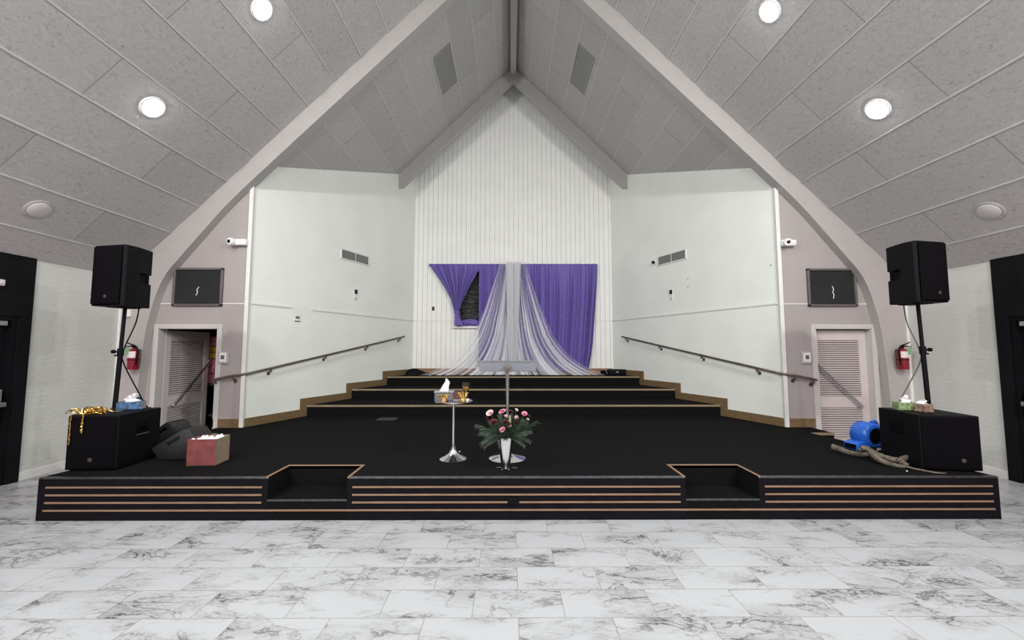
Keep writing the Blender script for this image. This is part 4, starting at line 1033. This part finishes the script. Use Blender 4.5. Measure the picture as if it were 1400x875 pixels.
flower('cream_flower', 'small white petal bloom low at the right edge of the bouquet', 'flower', fp(.235, .185, -.02), .025, CREAM, 9, 'flowers in the silver vase', .6)
flower('burgundy_flower', 'dark red bloom below the upper left pink rose', 'flower', fp(-.125, .165, -.06), .046, mat('crimson_petal', (.14, .008, .028), .6, var=.4, vscale=30), 10, 'flowers in the silver vase')
flower('burgundy_flower', 'deep burgundy bloom at the left edge behind the pale rose', 'flower', fp(-.175, .205, .0), .04, BURG, 11, 'flowers in the silver vase')
flower('burgundy_flower', 'deep burgundy bloom at the middle beside the half hidden rose', 'flower', fp(.005, .16, -.07), .042, BURG, 12, 'flowers in the silver vase')
flower('burgundy_flower', 'deep burgundy bloom right of the sage spike', 'flower', fp(.115, .16, -.05), .04, BURG, 13, 'flowers in the silver vase')
flower('burgundy_flower', 'deep burgundy bloom beside the bright pink rose on the right', 'flower', fp(.235, .215, .0), .038, BURG, 14, 'flowers in the silver vase')
flower('burgundy_flower', 'deep burgundy bloom high behind the bouquet centre', 'flower', fp(.05, .255, .03), .04, BURG, 15, 'flowers in the silver vase')
t = thing('sage_spike', 'upright grey green flower spike at the centre of the bouquet', 'flower', fp(.045, 0, -.05), 0, 'flowers in the silver vase')
m = MB(); m.tube([(0, 0, .12 + .02 * k) for k in range(7)], [.008, .013, .015, .015, .014, .012, .006], 10); m.done('spike', SAGE, t, smooth=True)
m = MB(); m.tube([(-.02, .02, -.05), (0, 0, .13)], .004, 6); m.done('stem', LEAF, t, smooth=True)
def frond(name, label, az, elev, L, droop, mt, grp, wide=.05, n=11, y=0):
    base = Vector((VX + .02 * math.cos(az), VY + .02 * math.sin(az), VT - .03))
    t = thing(name, label, 'leaf', base, 0, grp)
    d = Vector((math.cos(az) * math.cos(elev), math.sin(az) * math.cos(elev), math.sin(elev)))
    pts = [d * L * k / 12 + Vector((0, 0, -droop * (k / 12) ** 2.2)) for k in range(13)]
    m = MB(); m.tube(pts, [.004 - .0025 * k / 12 for k in range(13)], 5); m.done('stem', mt, t, smooth=True)
    m = MB()
    for k in range(n):
        q0 = pts[min(12, 3 + int(9 * k / n))]; tg = (pts[min(12, 4 + int(9 * k / n))] - pts[min(11, 3 + int(9 * k / n))]).normalized()
        for sg in (-1, 1):
            sd = tg.cross(Vector((0, 1, .2))).normalized() * sg
            dr = (tg * 1.0 + sd * rnd.uniform(.35, .6) + Vector((0, -.1, 0))).normalized() * wide * (1.75 - 1.0 * k / n) * rnd.uniform(.75, 1.15); wd = tg.cross(dr).cross(dr)
            if wd.length < 1e-6: continue
            wd = wd.normalized() * .0036
            m.grid(lambda u, v: q0 + dr * v + wd * (u - .5) * 2 * math.sin(PI * (.08 + .88 * v)) + Vector((0, 0, -.012 * v * v)), 2, 5)
    m.done('leaflet', mt, t, smooth=True, angle=180)
R_ = math.radians
FL = 'leaves around the bouquet'
frond('palm_frond', 'long grey green frond reaching furthest left from the vase', R_(188), R_(37), .38, .06, FERN, FL, .06)
frond('palm_frond', 'grey green frond just below the longest left frond', R_(200), R_(29), .31, .05, FERN, FL, .06)
frond('palm_frond', 'drooping frond hanging down on the left of the vase', R_(192), R_(28), .28, .16, FERN, FL, .055)
frond('palm_frond', 'lowest drooping frond curving down left of the vase', R_(205), R_(22), .25, .15, LEAF, FL, .05)
frond('palm_frond', 'long dark frond reaching furthest right from the vase', R_(-8), R_(38), .42, .05, LEAF, FL, .06)
frond('palm_frond', 'dark frond spreading right below the bright pink rose', R_(-20), R_(32), .32, .06, FERN, FL, .06)
frond('palm_frond', 'drooping dark frond hanging down right of the vase', R_(-14), R_(27), .29, .14, LEAF, FL, .055)
frond('palm_frond', 'lowest drooping frond curving down right of the vase', R_(-25), R_(20), .22, .12, LEAF, FL, .05)
for k, (az, el, L) in enumerate(((240, 48, .24), (265, 42, .2), (290, 46, .24), (315, 40, .25), (225, 38, .24), (275, 62, .28), (150, 50, .3), (30, 50, .32), (90, 62, .3), (60, 70, .32), (120, 68, .32), (250, 66, .26), (290, 66, .26), (205, 55, .27), (335, 55, .28), (270, 30, .16))):
    frond('green_sprig', 'dark green leafy sprig filling the middle of the bouquet', R_(az), R_(el), L, .04, LEAF, 'leafy sprigs inside the bouquet', .055, 9)

# little scraps on the carpet
for x, y, lb in ((-.2, 4.46, 'small grey tape scrap on the carpet left of the vase'), (-.03, 4.45, 'small grey tape scrap on the carpet right of the vase')):
    MBo = MB().box(x - .028, x + .028, y - .012, y + .012, ST, ST + .003, .001).done('tape_scrap', TAPE); tag(MBo, lb, 'scrap', 'scraps on the carpet')
m = MB(); bmesh.ops.create_icosphere(m.bm, subdivisions=1, radius=.009, matrix=Matrix.Translation((-.71, 5.12, ST + .005))); tag(m.done('lint_scrap', PAPER), 'white speck on the carpet right of the pedestal table', 'scrap', 'scraps on the carpet')
m = MB(); bmesh.ops.create_icosphere(m.bm, subdivisions=1, radius=.008, matrix=Matrix.Translation((4.08, 4.3, ST + .005))); tag(m.done('lint_scrap', PAPER), 'white speck on the carpet before the driftwood', 'scrap', 'scraps on the carpet')

# ------------------------------------------------------------------ lights
def area(x, y, z, size, e, col=(1, .985, .96), rot=(0, 0, 0), shape='DISK', spread=PI):
    L = bpy.data.lights.new('room_lamp', 'AREA'); L.shape = shape; L.size = size; L.energy = e; L.color = col; L.spread = spread
    o = bpy.data.objects.new('room_lamp', L); COL.objects.link(o); o.location = (x, y, z); o.rotation_euler = rot; return o
# the rows of downlights further back along the same ceiling, behind the camera
for y, e in ((1.2, 190), (-2.46, 130), (-6.1, 110)):
    for s in (-1, 1):
        for x in (3.263, 4.573):
            o = area(s * x, y, roof(x) - .06, .24, e)
            d = Vector((-s * .7, .75 if y > 0 else .25, -.75)); o.rotation_euler = d.to_track_quat('-Z', 'Y').to_euler()
# coloured wash lamps at the sides of the hall
for s in (-1, 1):
    area(s * 6.1, 1.2, 1.6, .25, 16, (1, .42, .55), rot=(math.radians(95), 0, math.radians(s * -2)), spread=math.radians(130))

w = bpy.data.worlds.new('World'); S.world = w; w.use_nodes = True
w.node_tree.nodes['Background'].inputs[0].default_value = (.5, .5, .52, 1); w.node_tree.nodes['Background'].inputs[1].default_value = .02

# ------------------------------------------------------------------ camera
cam = bpy.data.cameras.new('camera'); co = bpy.data.objects.new('camera', cam); COL.objects.link(co)
cam.sensor_width = 36; cam.sensor_fit = 'HORIZONTAL'; cam.lens = 550 / 1400 * 36; cam.clip_start = .05
co.location = (-.081, 0, 1.70)
pit = math.atan(39.5 / 550); yaw = -math.atan(2.6 / 550)
co.rotation_euler = (PI / 2 + pit, 0, yaw)
S.camera = co
vs = S.view_settings; vs.view_transform = 'Standard'; vs.look = 'None'; vs.gamma = 1; vs.exposure = -.24; vs.use_curve_mapping = False
